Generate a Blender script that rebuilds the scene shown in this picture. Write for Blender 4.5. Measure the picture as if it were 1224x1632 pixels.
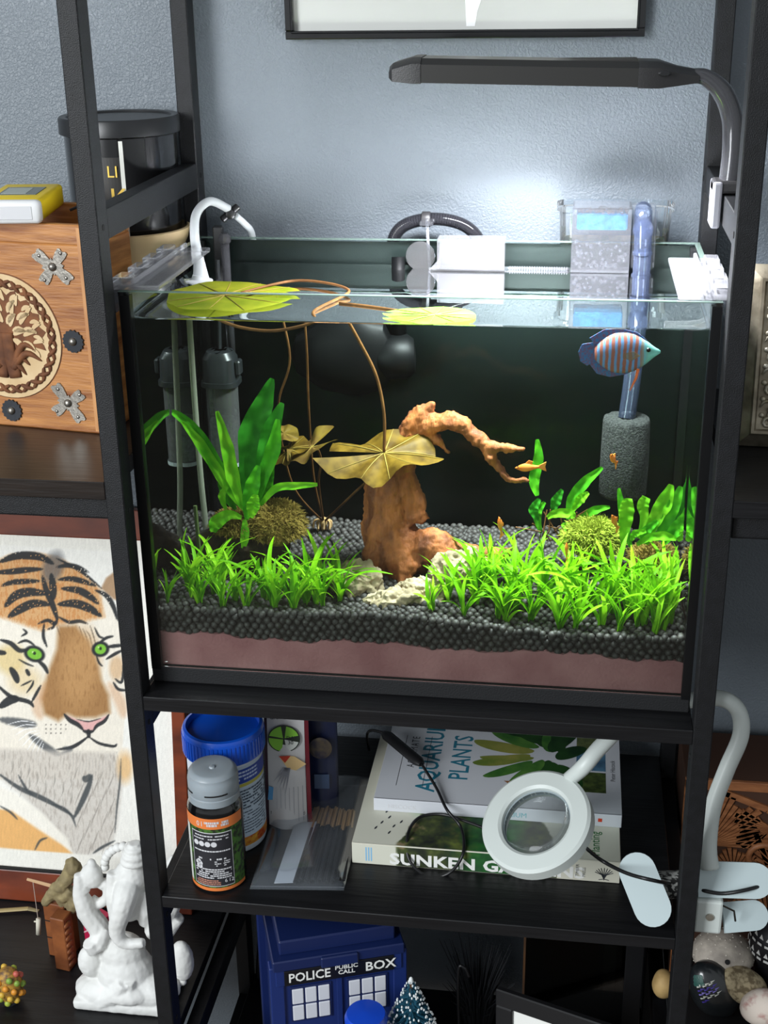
import bpy, bmesh, math, random
import numpy as np
from mathutils import Matrix, Vector, noise as mnoise, Euler
random.seed(7); rng = np.random.default_rng(7)
for o in list(bpy.data.objects): bpy.data.objects.remove(o)
SC = bpy.context.scene; COL = SC.collection
CM = 0.01                       # all builder coordinates are centimetres

# ---------------------------------------------------------------- camera
CAM_P = (46.1075, -128.3692, 74.9909); YAW, PITCH, ROLL, FPX = -.1479, .3872, -.0153, 2122.45
def cam_axes():
    cy, sy = math.cos(YAW), math.sin(YAW); cp, sp = math.cos(PITCH), math.sin(PITCH); cr, sr = math.cos(ROLL), math.sin(ROLL)
    f = Vector((sy, cy, 0)); r = Vector((cy, -sy, 0)); u = Vector((0, 0, 1))
    f2 = f*cp - u*sp; u2 = u*cp + f*sp
    return r*cr + u2*sr, u2*cr - r*sr, f2
_r, _u, _f = cam_axes()
cd = bpy.data.cameras.new('camera'); cam = bpy.data.objects.new('camera', cd); COL.objects.link(cam)
m = Matrix.Identity(4)
for i in range(3): m[i][0] = _r[i]; m[i][1] = _u[i]; m[i][2] = -_f[i]; m[i][3] = CAM_P[i]*CM
cam.matrix_world = m
cd.sensor_fit = 'VERTICAL'; cd.sensor_height = 24; cd.sensor_width = 18; cd.lens = 24*FPX/1632; cd.clip_start = .02
SC.camera = cam
def at(px, py, **k):            # a pixel of the 1224x1632 photograph met with a plane x=, y= or z=
    (ax, v), = k.items(); i = 'xyz'.index(ax)
    d = _f + _r*((px-612)/FPX) - _u*((py-816)/FPX); c = Vector(CAM_P)
    return c + d*((v-c[i])/d[i])

# ---------------------------------------------------------------- world, room light, exposure
SC.view_settings.view_transform = 'Standard'; SC.view_settings.look = 'None'
SC.view_settings.gamma = 1; SC.view_settings.use_curve_mapping = False
SC.view_settings.exposure = 0.15
W = bpy.data.worlds.new('room'); SC.world = W; W.use_nodes = True
bg = W.node_tree.nodes['Background']; bg.inputs[0].default_value = (.90, .96, 1.0, 1); bg.inputs[1].default_value = .45
def area(name, loc, target, sx, sy, watts, col, spread=180):
    l = bpy.data.lights.new(name, 'AREA'); l.shape = 'RECTANGLE'; l.size = sx*CM; l.size_y = sy*CM
    l.energy = watts; l.color = col; l.spread = math.radians(spread)
    o = bpy.data.objects.new(name, l); COL.objects.link(o); o.location = Vector(loc)*CM
    o.rotation_euler = (Vector(target)-Vector(loc)).to_track_quat('-Z', 'Y').to_euler()
    return o
area('window_light', (-130, -210, 105), (15, 10, 0), 110, 140, 84, (.93, .97, 1.0))
LED_W = 10.0

# ---------------------------------------------------------------- helpers
def srgb(h):
    if isinstance(h, str):
        h = h.lstrip('#'); c = [int(h[i:i+2], 16)/255 for i in (0, 2, 4)]
    else: c = list(h)
    return tuple(x/12.92 if x <= .04045 else ((x+.055)/1.055)**2.4 for x in c)
MATS = {}
def mat(name, col='#888888', rough=.5, metal=0, spec=.5, var=0, vscale=30, bump=0, bscale=80, stretch=(1, 1, 1),
        col2=None, sss=0, coat=0, detail=3, vcol=False, trans=0, emit=None, estr=0, contrast=(.35, .65)):
    """principled material: colour with optional noise towards col2, optional bump"""
    if name in MATS: return MATS[name]
    M = bpy.data.materials.new(name); M.use_nodes = True; nt = M.node_tree; N = nt.nodes; Lk = nt.links
    b = N['Principled BSDF']
    b.inputs['Roughness'].default_value = rough; b.inputs['Metallic'].default_value = metal
    b.inputs['Specular IOR Level'].default_value = spec; b.inputs['Coat Weight'].default_value = coat
    b.inputs['Coat Roughness'].default_value = .08
    c1 = srgb(col)+(1,); b.inputs['Base Color'].default_value = c1
    if sss: b.inputs['Subsurface Weight'].default_value = sss; b.inputs['Subsurface Radius'].default_value = (.01, .006, .004); b.inputs['Subsurface Scale'].default_value = .5
    if trans: b.inputs['Transmission Weight'].default_value = trans
    if emit: b.inputs['Emission Color'].default_value = srgb(emit)+(1,); b.inputs['Emission Strength'].default_value = estr
    tc = mp = None
    if col2 or bump:
        tc = N.new('ShaderNodeTexCoord'); mp = N.new('ShaderNodeMapping'); mp.inputs['Scale'].default_value = stretch
        Lk.new(tc.outputs['Object'], mp.inputs[0])
    if vcol:
        a = N.new('ShaderNodeVertexColor'); a.layer_name = 'Col'; Lk.new(a.outputs[0], b.inputs['Base Color'])
    elif col2:
        nz = N.new('ShaderNodeTexNoise'); nz.inputs['Scale'].default_value = vscale; nz.inputs['Detail'].default_value = detail
        Lk.new(mp.outputs[0], nz.inputs['Vector'])
        rp = N.new('ShaderNodeValToRGB'); rp.color_ramp.elements[0].position, rp.color_ramp.elements[1].position = contrast
        rp.color_ramp.elements[0].color = c1; rp.color_ramp.elements[1].color = srgb(col2)+(1,)
        Lk.new(nz.outputs[0], rp.inputs[0]); Lk.new(rp.outputs[0], b.inputs['Base Color'])
    if bump:
        n2 = N.new('ShaderNodeTexNoise'); n2.inputs['Scale'].default_value = bscale; n2.inputs['Detail'].default_value = detail
        Lk.new(mp.outputs[0], n2.inputs['Vector'])
        bp = N.new('ShaderNodeBump'); bp.inputs['Strength'].default_value = bump; bp.inputs['Distance'].default_value = .002
        Lk.new(n2.outputs[0], bp.inputs['Height']); Lk.new(bp.outputs[0], b.inputs['Normal'])
    MATS[name] = M; return M
def clear(name, tint='#ffffff', ior=1.45, rough=.02, haze=0, hazecol='#ffffff', boost=1.0, bump=0, bscale=60):
    """thin clear material: straight transparency + Fresnel gloss (+ a little milky diffuse)"""
    if name in MATS: return MATS[name]
    M = bpy.data.materials.new(name); M.use_nodes = True; nt = M.node_tree; N = nt.nodes; Lk = nt.links
    N.remove(N['Principled BSDF']); out = N['Material Output']
    t = N.new('ShaderNodeBsdfTransparent'); t.inputs[0].default_value = srgb(tint)+(1,)
    g = N.new('ShaderNodeBsdfGlossy'); g.inputs['Roughness'].default_value = rough; g.inputs[0].default_value = (1, 1, 1, 1)
    fr = N.new('ShaderNodeFresnel'); fr.inputs[0].default_value = ior
    mx = N.new('ShaderNodeMixShader'); src = fr.outputs[0]
    if boost != 1:
        ml = N.new('ShaderNodeMath'); ml.operation = 'MULTIPLY'; ml.use_clamp = True; ml.inputs[1].default_value = boost
        Lk.new(src, ml.inputs[0]); src = ml.outputs[0]
    Lk.new(src, mx.inputs[0]); Lk.new(t.outputs[0], mx.inputs[1]); Lk.new(g.outputs[0], mx.inputs[2])
    fin = mx.outputs[0]
    if haze:
        d = N.new('ShaderNodeBsdfDiffuse'); d.inputs[0].default_value = srgb(hazecol)+(1,)
        m2 = N.new('ShaderNodeMixShader'); m2.inputs[0].default_value = haze
        Lk.new(fin, m2.inputs[1]); Lk.new(d.outputs[0], m2.inputs[2]); fin = m2.outputs[0]
    if bump:
        n2 = N.new('ShaderNodeTexNoise'); n2.inputs['Scale'].default_value = bscale
        bp = N.new('ShaderNodeBump'); bp.inputs['Strength'].default_value = bump; bp.inputs['Distance'].default_value = .003
        tc = N.new('ShaderNodeTexCoord'); Lk.new(tc.outputs['Object'], n2.inputs['Vector'])
        Lk.new(n2.outputs[0], bp.inputs['Height']); Lk.new(bp.outputs[0], g.inputs['Normal']); Lk.new(bp.outputs[0], fr.inputs['Normal'])
    Lk.new(fin, out.inputs['Surface'])
    MATS[name] = M; return M
def tag(o, label, cat, group=None, kind=None):
    if label: o['label'] = label
    if cat: o['category'] = cat
    if group: o['group'] = group
    if kind: o['kind'] = kind
    return o
WLOC = {}
def thing(name, loc, label, cat, group=None):
    o = bpy.data.objects.new(name, None); COL.objects.link(o); o.location = Vector(loc)*CM
    o.empty_display_size = .02; WLOC[o] = Vector(loc)
    return tag(o, label, cat, group)
def root_loc(o):
    v = Vector((0, 0, 0))
    while o is not None: v += WLOC.get(o, Vector((0, 0, 0))); o = o.parent
    return v
class MB:
    """collects geometry in world centimetres; .M is the current transform"""
    def __init__(s): s.v = []; s.f = []; s.M = Matrix.Identity(4); s.uv = None
    def add(s, vs, fs):
        n = len(s.v); s.v += [s.M @ Vector(p) for p in vs]; s.f += [tuple(i+n for i in f) for f in fs]; return s
    def box(s, a, b, bev=0, seg=1):
        a, b = Vector(a), Vector(b); lo = Vector(map(min, a, b)); hi = Vector(map(max, a, b))
        if not bev:
            return s.add([(x, y, z) for x in (lo.x, hi.x) for y in (lo.y, hi.y) for z in (lo.z, hi.z)],
                         [(0, 1, 3, 2), (4, 6, 7, 5), (0, 4, 5, 1), (2, 3, 7, 6), (0, 2, 6, 4), (1, 5, 7, 3)])
        bm = bmesh.new(); bmesh.ops.create_cube(bm, size=1)
        for v in bm.verts: v.co = Vector((lo[i]+(v.co[i]+.5)*(hi[i]-lo[i]) for i in range(3)))
        bmesh.ops.bevel(bm, geom=bm.edges[:], offset=bev, segments=seg, affect='EDGES', profile=.5)
        bm.verts.index_update(); s.add([v.co.copy() for v in bm.verts], [[v.index for v in f.verts] for f in bm.faces]); bm.free(); return s
    def tube(s, pts, r, seg=8, cap=True, closed=False, flat=1.0):
        pts = [Vector(p) for p in pts]; n = len(pts); rs = r if isinstance(r, (list, tuple)) else [r]*n
        vs = []; fs = []; prev = None
        for i, p in enumerate(pts):
            if closed: t = pts[(i+1) % n]-pts[i-1]
            else: t = pts[min(i+1, n-1)]-pts[max(i-1, 0)]
            t = t.normalized() if t.length > 1e-9 else Vector((0, 0, 1))
            if prev is None:
                a = Vector((0, 0, 1)) if abs(t.z) < .9 else Vector((1, 0, 0)); a = (a-t*a.dot(t)).normalized()
            else:
                a = prev-t*prev.dot(t); a = a.normalized() if a.length > 1e-6 else t.orthogonal().normalized()
            prev = a; b = t.cross(a)
            for k in range(seg):
                th = 2*math.pi*k/seg; vs.append(p+(a*math.cos(th)*flat+b*math.sin(th))*rs[i])
        m_ = n if closed else n-1
        for i in range(m_):
            for k in range(seg):
                j = ((i+1) % n)*seg; fs.append((i*seg+k, i*seg+(k+1) % seg, j+(k+1) % seg, j+k))
        if cap and not closed: fs += [tuple(range(seg))[::-1], tuple((n-1)*seg+k for k in range(seg))]
        return s.add(vs, fs)
    def lathe(s, prof, seg=24, c=(0, 0, 0), cap=True, sx=1, sy=1):
        vs = []; fs = []; n = len(prof)
        for (r, z) in prof:
            for k in range(seg):
                th = 2*math.pi*k/seg; vs.append((c[0]+r*sx*math.cos(th), c[1]+r*sy*math.sin(th), c[2]+z))
        for i in range(n-1):
            for k in range(seg): fs.append((i*seg+k, i*seg+(k+1) % seg, (i+1)*seg+(k+1) % seg, (i+1)*seg+k))
        if cap: fs += [tuple(range(seg))[::-1], tuple((n-1)*seg+k for k in range(seg))]
        return s.add(vs, fs)
    def ball(s, c, r, seg=12, ring=8):
        r = r if isinstance(r, (list, tuple)) else (r, r, r); vs = [(c[0], c[1], c[2]-r[2])]; fs = []
        for i in range(1, ring):
            ph = math.pi*i/ring
            for k in range(seg):
                th = 2*math.pi*k/seg; vs.append((c[0]+r[0]*math.sin(ph)*math.cos(th), c[1]+r[1]*math.sin(ph)*math.sin(th), c[2]-r[2]*math.cos(ph)))
        vs.append((c[0], c[1], c[2]+r[2])); L = len(vs)-1
        for k in range(seg):
            fs.append((0, 1+(k+1) % seg, 1+k)); fs.append((L, L-seg+k, L-seg+(k+1) % seg))
            for i in range(ring-2): a = 1+i*seg; fs.append((a+k, a+(k+1) % seg, a+seg+(k+1) % seg, a+seg+k))
        return s.add(vs, fs)
    def prism(s, poly, z0, z1):
        """2D polygon (x,y) extruded along local z from z0 to z1"""
        n = len(poly); vs = [(x, y, z0) for x, y in poly]+[(x, y, z1) for x, y in poly]
        fs = [tuple(range(n))[::-1], tuple(range(n, 2*n))]+[(i, (i+1) % n, n+(i+1) % n, n+i) for i in range(n)]
        return s.add(vs, fs)
    def grid(s, fn, nu, nv, thick=0):
        """surface fn(u,v)->point, u,v in 0..1"""
        vs = [fn(i/nu, j/nv) for i in range(nu+1) for j in range(nv+1)]
        fs = [(i*(nv+1)+j, (i+1)*(nv+1)+j, (i+1)*(nv+1)+j+1, i*(nv+1)+j+1) for i in range(nu) for j in range(nv)]
        return s.add(vs, fs)
    def build(s, name, material, parent=None, smooth=False, label=None, solid=0, subsurf=0):
        o0 = root_loc(parent); me = bpy.data.meshes.new(name)
        me.from_pydata([tuple((p-o0)*CM) for p in s.v], [], s.f); me.update()
        bm = bmesh.new(); bm.from_mesh(me); bmesh.ops.recalc_face_normals(bm, faces=bm.faces[:]); bm.to_mesh(me); bm.free()
        if isinstance(material, (list, tuple)):
            for q in material: me.materials.append(q)
        elif material: me.materials.append(material)
        if smooth:
            if smooth is True: me.shade_smooth()
            else: me.shade_smooth(); me.set_sharp_from_angle(angle=math.radians(smooth))
        o = bpy.data.objects.new(name, me); COL.objects.link(o); o.parent = parent
        if solid: md = o.modifiers.new('solid', 'SOLIDIFY'); md.thickness = solid*CM; md.offset = 0
        if subsurf: md = o.modifiers.new('sub', 'SUBSURF'); md.levels = subsurf; md.render_levels = subsurf
        if label: o['label'] = label
        return o
def lone(mb, name, material, label, cat, group=None, kind=None, smooth=False, base=None, **k):
    """a top-level thing that is one mesh; its origin is put at its base"""
    vs = mb.v; lo = [min(p[i] for p in vs) for i in range(3)]; hi = [max(p[i] for p in vs) for i in range(3)]
    b = Vector(base) if base else Vector(((lo[0]+hi[0])/2, (lo[1]+hi[1])/2, lo[2]))
    mb.v = [p-b for p in vs]; o = mb.build(name, material, None, smooth, **k); o.location = b*CM; WLOC[o] = b
    return tag(o, label, cat, group, kind)
def struct(mb, name, material, parent=None, smooth=False):
    o = mb.build(name, material, parent, smooth); o['kind'] = 'structure'; return o
def T(loc=(0, 0, 0), rot=(0, 0, 0), sc=1):
    return Matrix.Translation(Vector(loc)) @ Euler([math.radians(a) for a in rot]).to_matrix().to_4x4() @ (Matrix.Diagonal((sc, sc, sc, 1)) if not isinstance(sc, tuple) else Matrix.Diagonal(sc+(1,)))
def frame(o, x, y):
    """matrix with local x, y axes along given vectors, local z their cross product"""
    x = Vector(x).normalized(); y = Vector(y); y = (y-x*y.dot(x)).normalized(); z = x.cross(y); o = Vector(o)
    return Matrix(((x.x, y.x, z.x, o.x), (x.y, y.y, z.y, o.y), (x.z, y.z, z.z, o.z), (0, 0, 0, 1)))
def remesh(mb, voxel, smooth=2, disp=0, dscale=.3, disp2=0, dscale2=1.0, seed=0.0):
    """fuse overlapping shapes into one skin; returns a new MB"""
    me = bpy.data.meshes.new('tmp'); me.from_pydata([tuple(p) for p in mb.v], [], mb.f)
    bm = bmesh.new(); bm.from_mesh(me); bmesh.ops.recalc_face_normals(bm, faces=bm.faces[:]); bm.to_mesh(me); bm.free()
    o = bpy.data.objects.new('tmp', me); COL.objects.link(o)
    md = o.modifiers.new('r', 'REMESH'); md.mode = 'VOXEL'; md.voxel_size = voxel
    if smooth: md = o.modifiers.new('s', 'SMOOTH'); md.iterations = smooth; md.factor = .5
    dg = bpy.context.evaluated_depsgraph_get(); ev = o.evaluated_get(dg); m2 = ev.to_mesh()
    r = MB()
    for v in m2.vertices:
        p = v.co.copy()
        if disp: p += v.normal*disp*mnoise.fractal(p*dscale+Vector((seed, 0, 0)), 1.0, 2.0, 3)
        if disp2: p += v.normal*disp2*mnoise.fractal(p*dscale2+Vector((seed, 3, 0)), 1.0, 2.0, 3)
        r.v.append(p)
    r.f = [tuple(q.vertices) for q in m2.polygons]
    ev.to_mesh_clear(); bpy.data.objects.remove(o); bpy.data.meshes.remove(me); return r
def spline(pts, n=8, closed=False):
    """Catmull-Rom through points"""
    P = [Vector(p) for p in pts]; out = []; L = len(P); seg = L if closed else L-1
    for i in range(seg):
        if closed: a, b, c, d = P[i-1], P[i], P[(i+1) % L], P[(i+2) % L]
        else: a, b, c, d = P[max(i-1, 0)], P[i], P[i+1], P[min(i+2, L-1)]
        for k in range(n):
            t = k/n; out.append(.5*((2*b)+(c-a)*t+(2*a-5*b+4*c-d)*t*t+(3*b-3*c+d-a)*t**3))
    if not closed: out.append(P[-1])
    return out
def lerp_list(vals, n):
    L = len(vals)-1; out = []
    for i in range(n):
        t = i/(n-1)*L; k = min(int(t), L-1); out.append(vals[k]+(vals[k+1]-vals[k])*(t-k))
    return out
def text(s, h, M, material, parent, name='lettering', ext=.01, align='LEFT', bold=0, sx=1.0, spacing=1.0, label=None):
    """flat lettering, cap height about h, in the local xy plane of M"""
    c = bpy.data.curves.new('t', 'FONT'); c.body = s; c.size = h/.70; c.align_x = align; c.extrude = ext; c.offset = bold; c.space_character = spacing
    c.resolution_u = 2
    o = bpy.data.objects.new('t', c); COL.objects.link(o)
    me = bpy.data.meshes.new_from_object(o.evaluated_get(bpy.context.evaluated_depsgraph_get()))
    mb = MB(); mb.M = M @ Matrix.Diagonal((sx, 1, 1, 1)); mb.add([v.co.copy() for v in me.vertices], [tuple(p.vertices) for p in me.polygons])
    bpy.data.objects.remove(o); bpy.data.curves.remove(c); bpy.data.meshes.remove(me)
    return mb.build(name, material, parent, label=label)
def dup(o, loc=None, rotz=None, scale=None, label=None):
    """copy of a thing with its parts and sub-parts"""
    r = o.copy(); COL.objects.link(r)
    if loc is not None: r.location = Vector(loc)*CM; WLOC[r] = Vector(loc)
    if rotz is not None: r.rotation_euler = (0, 0, rotz)
    if scale is not None: r.scale = (scale,)*3
    if label: r['label'] = label
    for ch in [c for c in o.children]:
        c = ch.copy(); COL.objects.link(c); c.parent = r
        for g in [x for x in ch.children]: d = g.copy(); COL.objects.link(d); d.parent = c
    return r
# ================================================================ SETTING
def wall_material():
    M = bpy.data.materials.new('wall_paint'); M.use_nodes = True; nt = M.node_tree; N = nt.nodes; Lk = nt.links
    b = N['Principled BSDF']; b.inputs['Base Color'].default_value = srgb('#6d757c')+(1,); b.inputs['Roughness'].default_value = .42
    b.inputs['Specular IOR Level'].default_value = .45
    tc = N.new('ShaderNodeTexCoord'); v = N.new('ShaderNodeTexNoise'); v.inputs['Scale'].default_value = 330; v.inputs['Detail'].default_value = 2.5
    v.inputs['Distortion'].default_value = .6
    w = N.new('ShaderNodeTexNoise'); w.inputs['Scale'].default_value = 70; w.inputs['Detail'].default_value = 2
    rp = N.new('ShaderNodeValToRGB'); rp.color_ramp.elements[0].position = .38; rp.color_ramp.elements[1].position = .62
    ad = N.new('ShaderNodeMath'); ad.operation = 'ADD'
    Lk.new(tc.outputs['Object'], v.inputs['Vector']); Lk.new(tc.outputs['Object'], w.inputs['Vector'])
    Lk.new(v.outputs[0], rp.inputs[0]); Lk.new(rp.outputs[0], ad.inputs[0]); Lk.new(w.outputs[0], ad.inputs[1])
    bp = N.new('ShaderNodeBump'); bp.inputs['Strength'].default_value = .38; bp.inputs['Distance'].default_value = .0012
    Lk.new(ad.outputs[0], bp.inputs['Height']); Lk.new(bp.outputs[0], b.inputs['Normal']); return M
WALL_Y = 36.4
struct(MB().box((-220, WALL_Y, -110), (260, WALL_Y+10, 190)), 'wall_back', wall_material())
struct(MB().box((-420, -900, -112), (460, WALL_Y, -110)), 'floor', mat('floor', '#6a5f55', .6, col2='#574d45', vscale=6))

# ---------------------------------------------------------------- shelving unit
black_metal = mat('black_metal', '#0d0e10', .5, 0, .35, col2='#131417', vscale=90, bump=.35, bscale=900)
black_wood = mat('black_wood', '#0e0e10', .42, 0, .35, col2='#161618', vscale=55, stretch=(.12, 1.6, 1.6), bump=.25, bscale=140)
brown_wood = mat('espresso_wood', '#17120f', .33, 0, .5, col2='#221a15', vscale=55, stretch=(.12, 1.6, 1.6), bump=.15, bscale=140)
hole_dark = mat('hole_dark', '#040405', .8)
XL, XR, PW, PD, YF, YB = -2.08, 60.2, 2.0, 2.9, -3.67, 34.9
shelf = thing('shelf_unit', (30, 15, -110), 'tall black metal and wood shelving unit holding the aquarium', 'shelf')
for x in (-68, XL, XR, 124):
    for y0 in (YF, YB-PD):
        p = MB().box((x, y0, -110), (x+PW, y0+PD, 128), .12).build('post', black_metal, shelf)
        xi = x+PW+.02 if x < 30 else x-.02
        for zc in (51.9, -4, -31, -47.0, 22):
            MB().lathe([(.42, -.03), (.42, .04)], 12).build('bolt_hole', hole_dark, p) if False else None
            b = MB(); b.M = T((xi, y0+PD*.5, zc), (0, 90, 0)); b.lathe([(.33, -.05), (.33, .03)], 12); b.build('bolt_hole', hole_dark, p)
for x in (-68, XL, XR, 124):
    for z1 in (53.5, 24.0, -2.2, -29.2, -56.2, -74):
        if (x in (XL, XR) and z1 == 24.0) or (x == XR and z1 == -2.2): continue
        MB().box((x+.15, YF+PD, z1-3.0), (x+PW-.02, YB-PD, z1), .08).build('crossbar', black_metal, shelf)
def board(x0, x1, zt, th=1.75, m=black_wood, rail=True):
    MB().box((x0, YF+.05, zt-th), (x1, YB-.4, zt), .08).build('shelf_board', m, shelf)
    if rail: MB().box((x0, YF+.9, zt-th-2.6), (x1, YF+3.1, zt-th), .3, 2).build('shelf_rail', black_metal, shelf)
board(XL+PW, XR, 0, 1.75, rail=False); board(XL+PW, XR, -27.3, 1.6, rail=False); board(XL+PW, XR, -72, rail=False)
board(-66, XL, 25.6, 2.0, brown_wood); board(XR+PW, 124, 26.2, 1.8)
board(-66, XL, -54, 1.75); board(XR+PW, 124, -54, 1.75)

# ---------------------------------------------------------------- aquarium
TW, TD, TH, GT, WZ = 60, 30, 45, .6, 41.85
glass = clear('aquarium_glass', '#eef4f1', 1.45, .01)
side_glass = clear('side_glass', '#b9c4c0', 1.9, .01, boost=2.0)
edge_glass = clear('polished_edge', '#8fb0a4', 1.5, .05, haze=.22, hazecol='#a9c4b8')
silicone = mat('black_silicone', '#0b0c0e', .3)
film = mat('black_background', '#10171a', .6, col2='#141d1f', vscale=12)
foam = mat('black_foam', '#0b0c0f', .75, bump=.3, bscale=500)
tank = thing('aquarium', (TW/2, TD/2, 0), 'rimless rectangular glass aquarium planted and filled with water', 'aquarium')
MB().box((0, 0, 0), (TW, TD, 2.0), .15).build('base_mat', foam, tank)
MB().box((GT, 0, 2.0), (TW-GT, GT, TH)).build('pane', glass, tank, label='clear front pane')
MB().box((GT, TD-GT, 2.0), (TW-GT, TD, TH)).build('pane', clear('wet_glass', '#eef4f1', 1.13, .02), tank)
for x in (0, TW-GT): MB().box((x, 0, 2.0), (x+GT, TD, TH)).build('pane', side_glass, tank)
MB().box((0, TD+.02, 1), (TW, TD+.12, TH-.3)).build('background_film', film, tank, label='black film on the back pane')
for x0, x1 in ((.0, 1.15), (TW-1.0, TW)): MB().box((x0, -.02, 1.6), (x1, GT+.5, TH-.35), .05).build('silicone_seam', silicone, tank)  # front seams made wide, their black also stands in for edge reflections
for x0 in (GT, TW-GT-.5): MB().box((x0, TD-GT-.5, 2), (x0+.5, TD-GT, TH-.3)).build('silicone_seam', silicone, tank)
MB().box((0, -.01, TH), (TW, GT, TH+.08)).build('polished_edge', edge_glass, tank)
MB().box((0, TD-GT, TH), (TW, TD+.1, TH+.08)).build('polished_edge', edge_glass, tank)
MB().box((0, GT, TH), (GT, TD-GT, TH+.08)).build('polished_edge', edge_glass, tank)
MB().box((TW-GT, GT, TH), (TW, TD-GT, TH+.08)).build('polished_edge', edge_glass, tank)
water = clear('water_surface', '#f2f8f6', 1.33, .01, bump=.018, bscale=30)
wb = MB().grid(lambda u, v: (GT+.02+u*(TW-2*GT-.04), GT+.02+v*(TD-2*GT-.04), WZ+.25*math.exp(-min(u, 1-u)*120)+.25*math.exp(-min(v, 1-v)*60)), 60, 30)
lone(wb, 'water', water, 'clear still water filling the glass aquarium', 'water', kind='stuff', smooth=True)
# ================================================================ ABOVE AND AROUND THE TANK
white_paper = mat('white_paper', '#e9e9e4', .8)
black_gloss = mat('black_gloss', '#0a0a0c', .18, coat=.6)
black_plastic = mat('black_plastic', '#141416', .4)
grey_plastic = mat('lamp_housing', '#2b2a2b', .45, bump=.15, bscale=700)
alu_grey = mat('dark_aluminium', '#3c3b3a', .38, .6)
acrylic = clear('clear_acrylic', '#f4f6fa', 1.5, .06, haze=.035, hazecol='#eef0fa')
acrylic_bright = clear('frosted_acrylic', '#ffffff', 1.5, .12, haze=.06, hazecol='#f4f4fc')
smoke = clear('smoked_plastic', '#8d8d92', 1.55, .08, haze=.25, hazecol='#77777c')
# framed picture on the wall
px0, px1, pz0 = 10.9, 52.6, 67.4
pic = thing('picture_frame', ((px0+px1)/2, WALL_Y-1, pz0), 'framed pale print in thin black frame hanging on the wall', 'picture')
fw = .95
for a, b in (((px0, WALL_Y-1.6, pz0), (px1, WALL_Y-.02, pz0+fw)), ((px0, WALL_Y-1.6, pz0+31), (px1, WALL_Y-.02, pz0+32)),
             ((px0, WALL_Y-1.6, pz0+fw), (px0+fw, WALL_Y-.02, pz0+31)), ((px1-fw, WALL_Y-1.6, pz0+fw), (px1, WALL_Y-.02, pz0+31))):
    r = MB().box(a, b, .12, 2).build('frame_rail', black_gloss, pic)
for a, b in (((px0+fw-.25, WALL_Y-1.75, pz0+fw-.3), (px1-fw+.25, WALL_Y-1.2, pz0+fw)), ((px0+fw-.3, WALL_Y-1.75, pz0+fw), (px0+fw, WALL_Y-1.2, pz0+31)), ((px1-fw, WALL_Y-1.75, pz0+fw), (px1-fw+.3, WALL_Y-1.2, pz0+31))):
    MB().box(a, b, .1).build('inner_bead', black_gloss, pic)
MB().box((px0+fw, WALL_Y-.7, pz0+fw), (px1-fw, WALL_Y-.4, pz0+31)).build('print', mat('pale_print', '#c9cac6', .6, col2='#d3d4cf', vscale=4), pic)
sp_ = [(0, 0), (1.0, 0), (1.25, 1.6), (2.1, 4), (2.6, 7), (2.4, 14), (-.6, 14), (-.3, 6), (-.15, 2.5)]
b = MB(); b.M = frame((32.2, WALL_Y-.72, pz0+fw+.35), (1, 0, 0), (0, 0, 1)); b.prism(sp_, 0, .02); b.build('printed_figure', mat('print_white', '#ffffff', .7), pic)

# LED lamp clamped to the side crossbar of the shelf
lamp = thing('aquarium_lamp', (61, 12, 49), 'dark grey LED bar lamp reaching over the aquarium on a curved arm', 'lamp')
LY0, LY1 = 9.4, 15.8
def lz(x): return 66.75-.022*(x-29)
def lamp_section(x, top=0, bot=0, inset=0):
    z = lz(x); return [(x, LY0+inset, z-2.3+bot), (x, LY0+inset, z-.55-top), (x, LY0+.9+inset, z-top), (x, LY1-.9-inset, z-top), (x, LY1-inset, z-.55-top), (x, LY1-inset, z-2.3+bot)]
def loft(mb, secs):
    n = len(secs[0]); vs = [p for s_ in secs for p in s_]; fs = []
    for i in range(len(secs)-1):
        for k in range(n): fs.append((i*n+k, i*n+(k+1) % n, (i+1)*n+(k+1) % n, (i+1)*n+k))
    fs += [tuple(range(n))[::-1], tuple((len(secs)-1)*n+k for k in range(n))]
    return mb.add(vs, fs)
loft(MB(), [lamp_section(29.9), lamp_section(51.2)]).build('light_bar', alu_grey, lamp)
for yy in (LY0+1.3, LY0+2.6, LY0+3.9, LY0+5.2): MB().box((29.95, yy-.12, lz(30)-.5), (51.15, yy+.12, lz(51)+.18)).build('cooling_fin', alu_grey, lamp)
loft(MB(), [lamp_section(26.6, .9, .35, .9), lamp_section(27.0, .55, .05, .3), lamp_section(29.0, -.05, -.08, -.08), lamp_section(29.9, -.08, -.08, -.08)]).build('end_cap', grey_plastic, lamp, smooth=35)
loft(MB(), [lamp_section(51.2, -.08, -.08, -.08), lamp_section(53.2, -.05, -.08, -.08), lamp_section(55.0, .45, .1, 1.0), lamp_section(57.2, .75, .35, 2.2)]).build('end_cap', grey_plastic, lamp, smooth=35)
b = MB(); b.M = frame((53.7, LY0-.03, lz(53)-1.0), (1, 0, 0), (0, 0, 1)); b.lathe([(.5, -.03), (.5, .06), (.35, .1)], 14, sx=1.3, sy=.55); b.build('touch_button', mat('button', '#1a1a1c', .25), lamp)
loft(MB(), [[(x, LY0+.5, lz(x)-2.34), (x, LY0+.5, lz(x)-2.2), (x, LY1-.5, lz(x)-2.2), (x, LY1-.5, lz(x)-2.34)] for x in (30.2, 51)]).build('led_diffuser', mat('led_panel', '#ffffff', .5, emit='#f2f4ff', estr=3), lamp)
arm = spline([(56.4, 12.6, 64.8), (57.9, 12.6, 64.6), (59.6, 12.6, 63.2), (60.7, 12.6, 60.8), (61.0, 12.4, 57.8), (60.9, 12.2, 54.6), (60.9, 12, 53.6)], 6)
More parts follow.
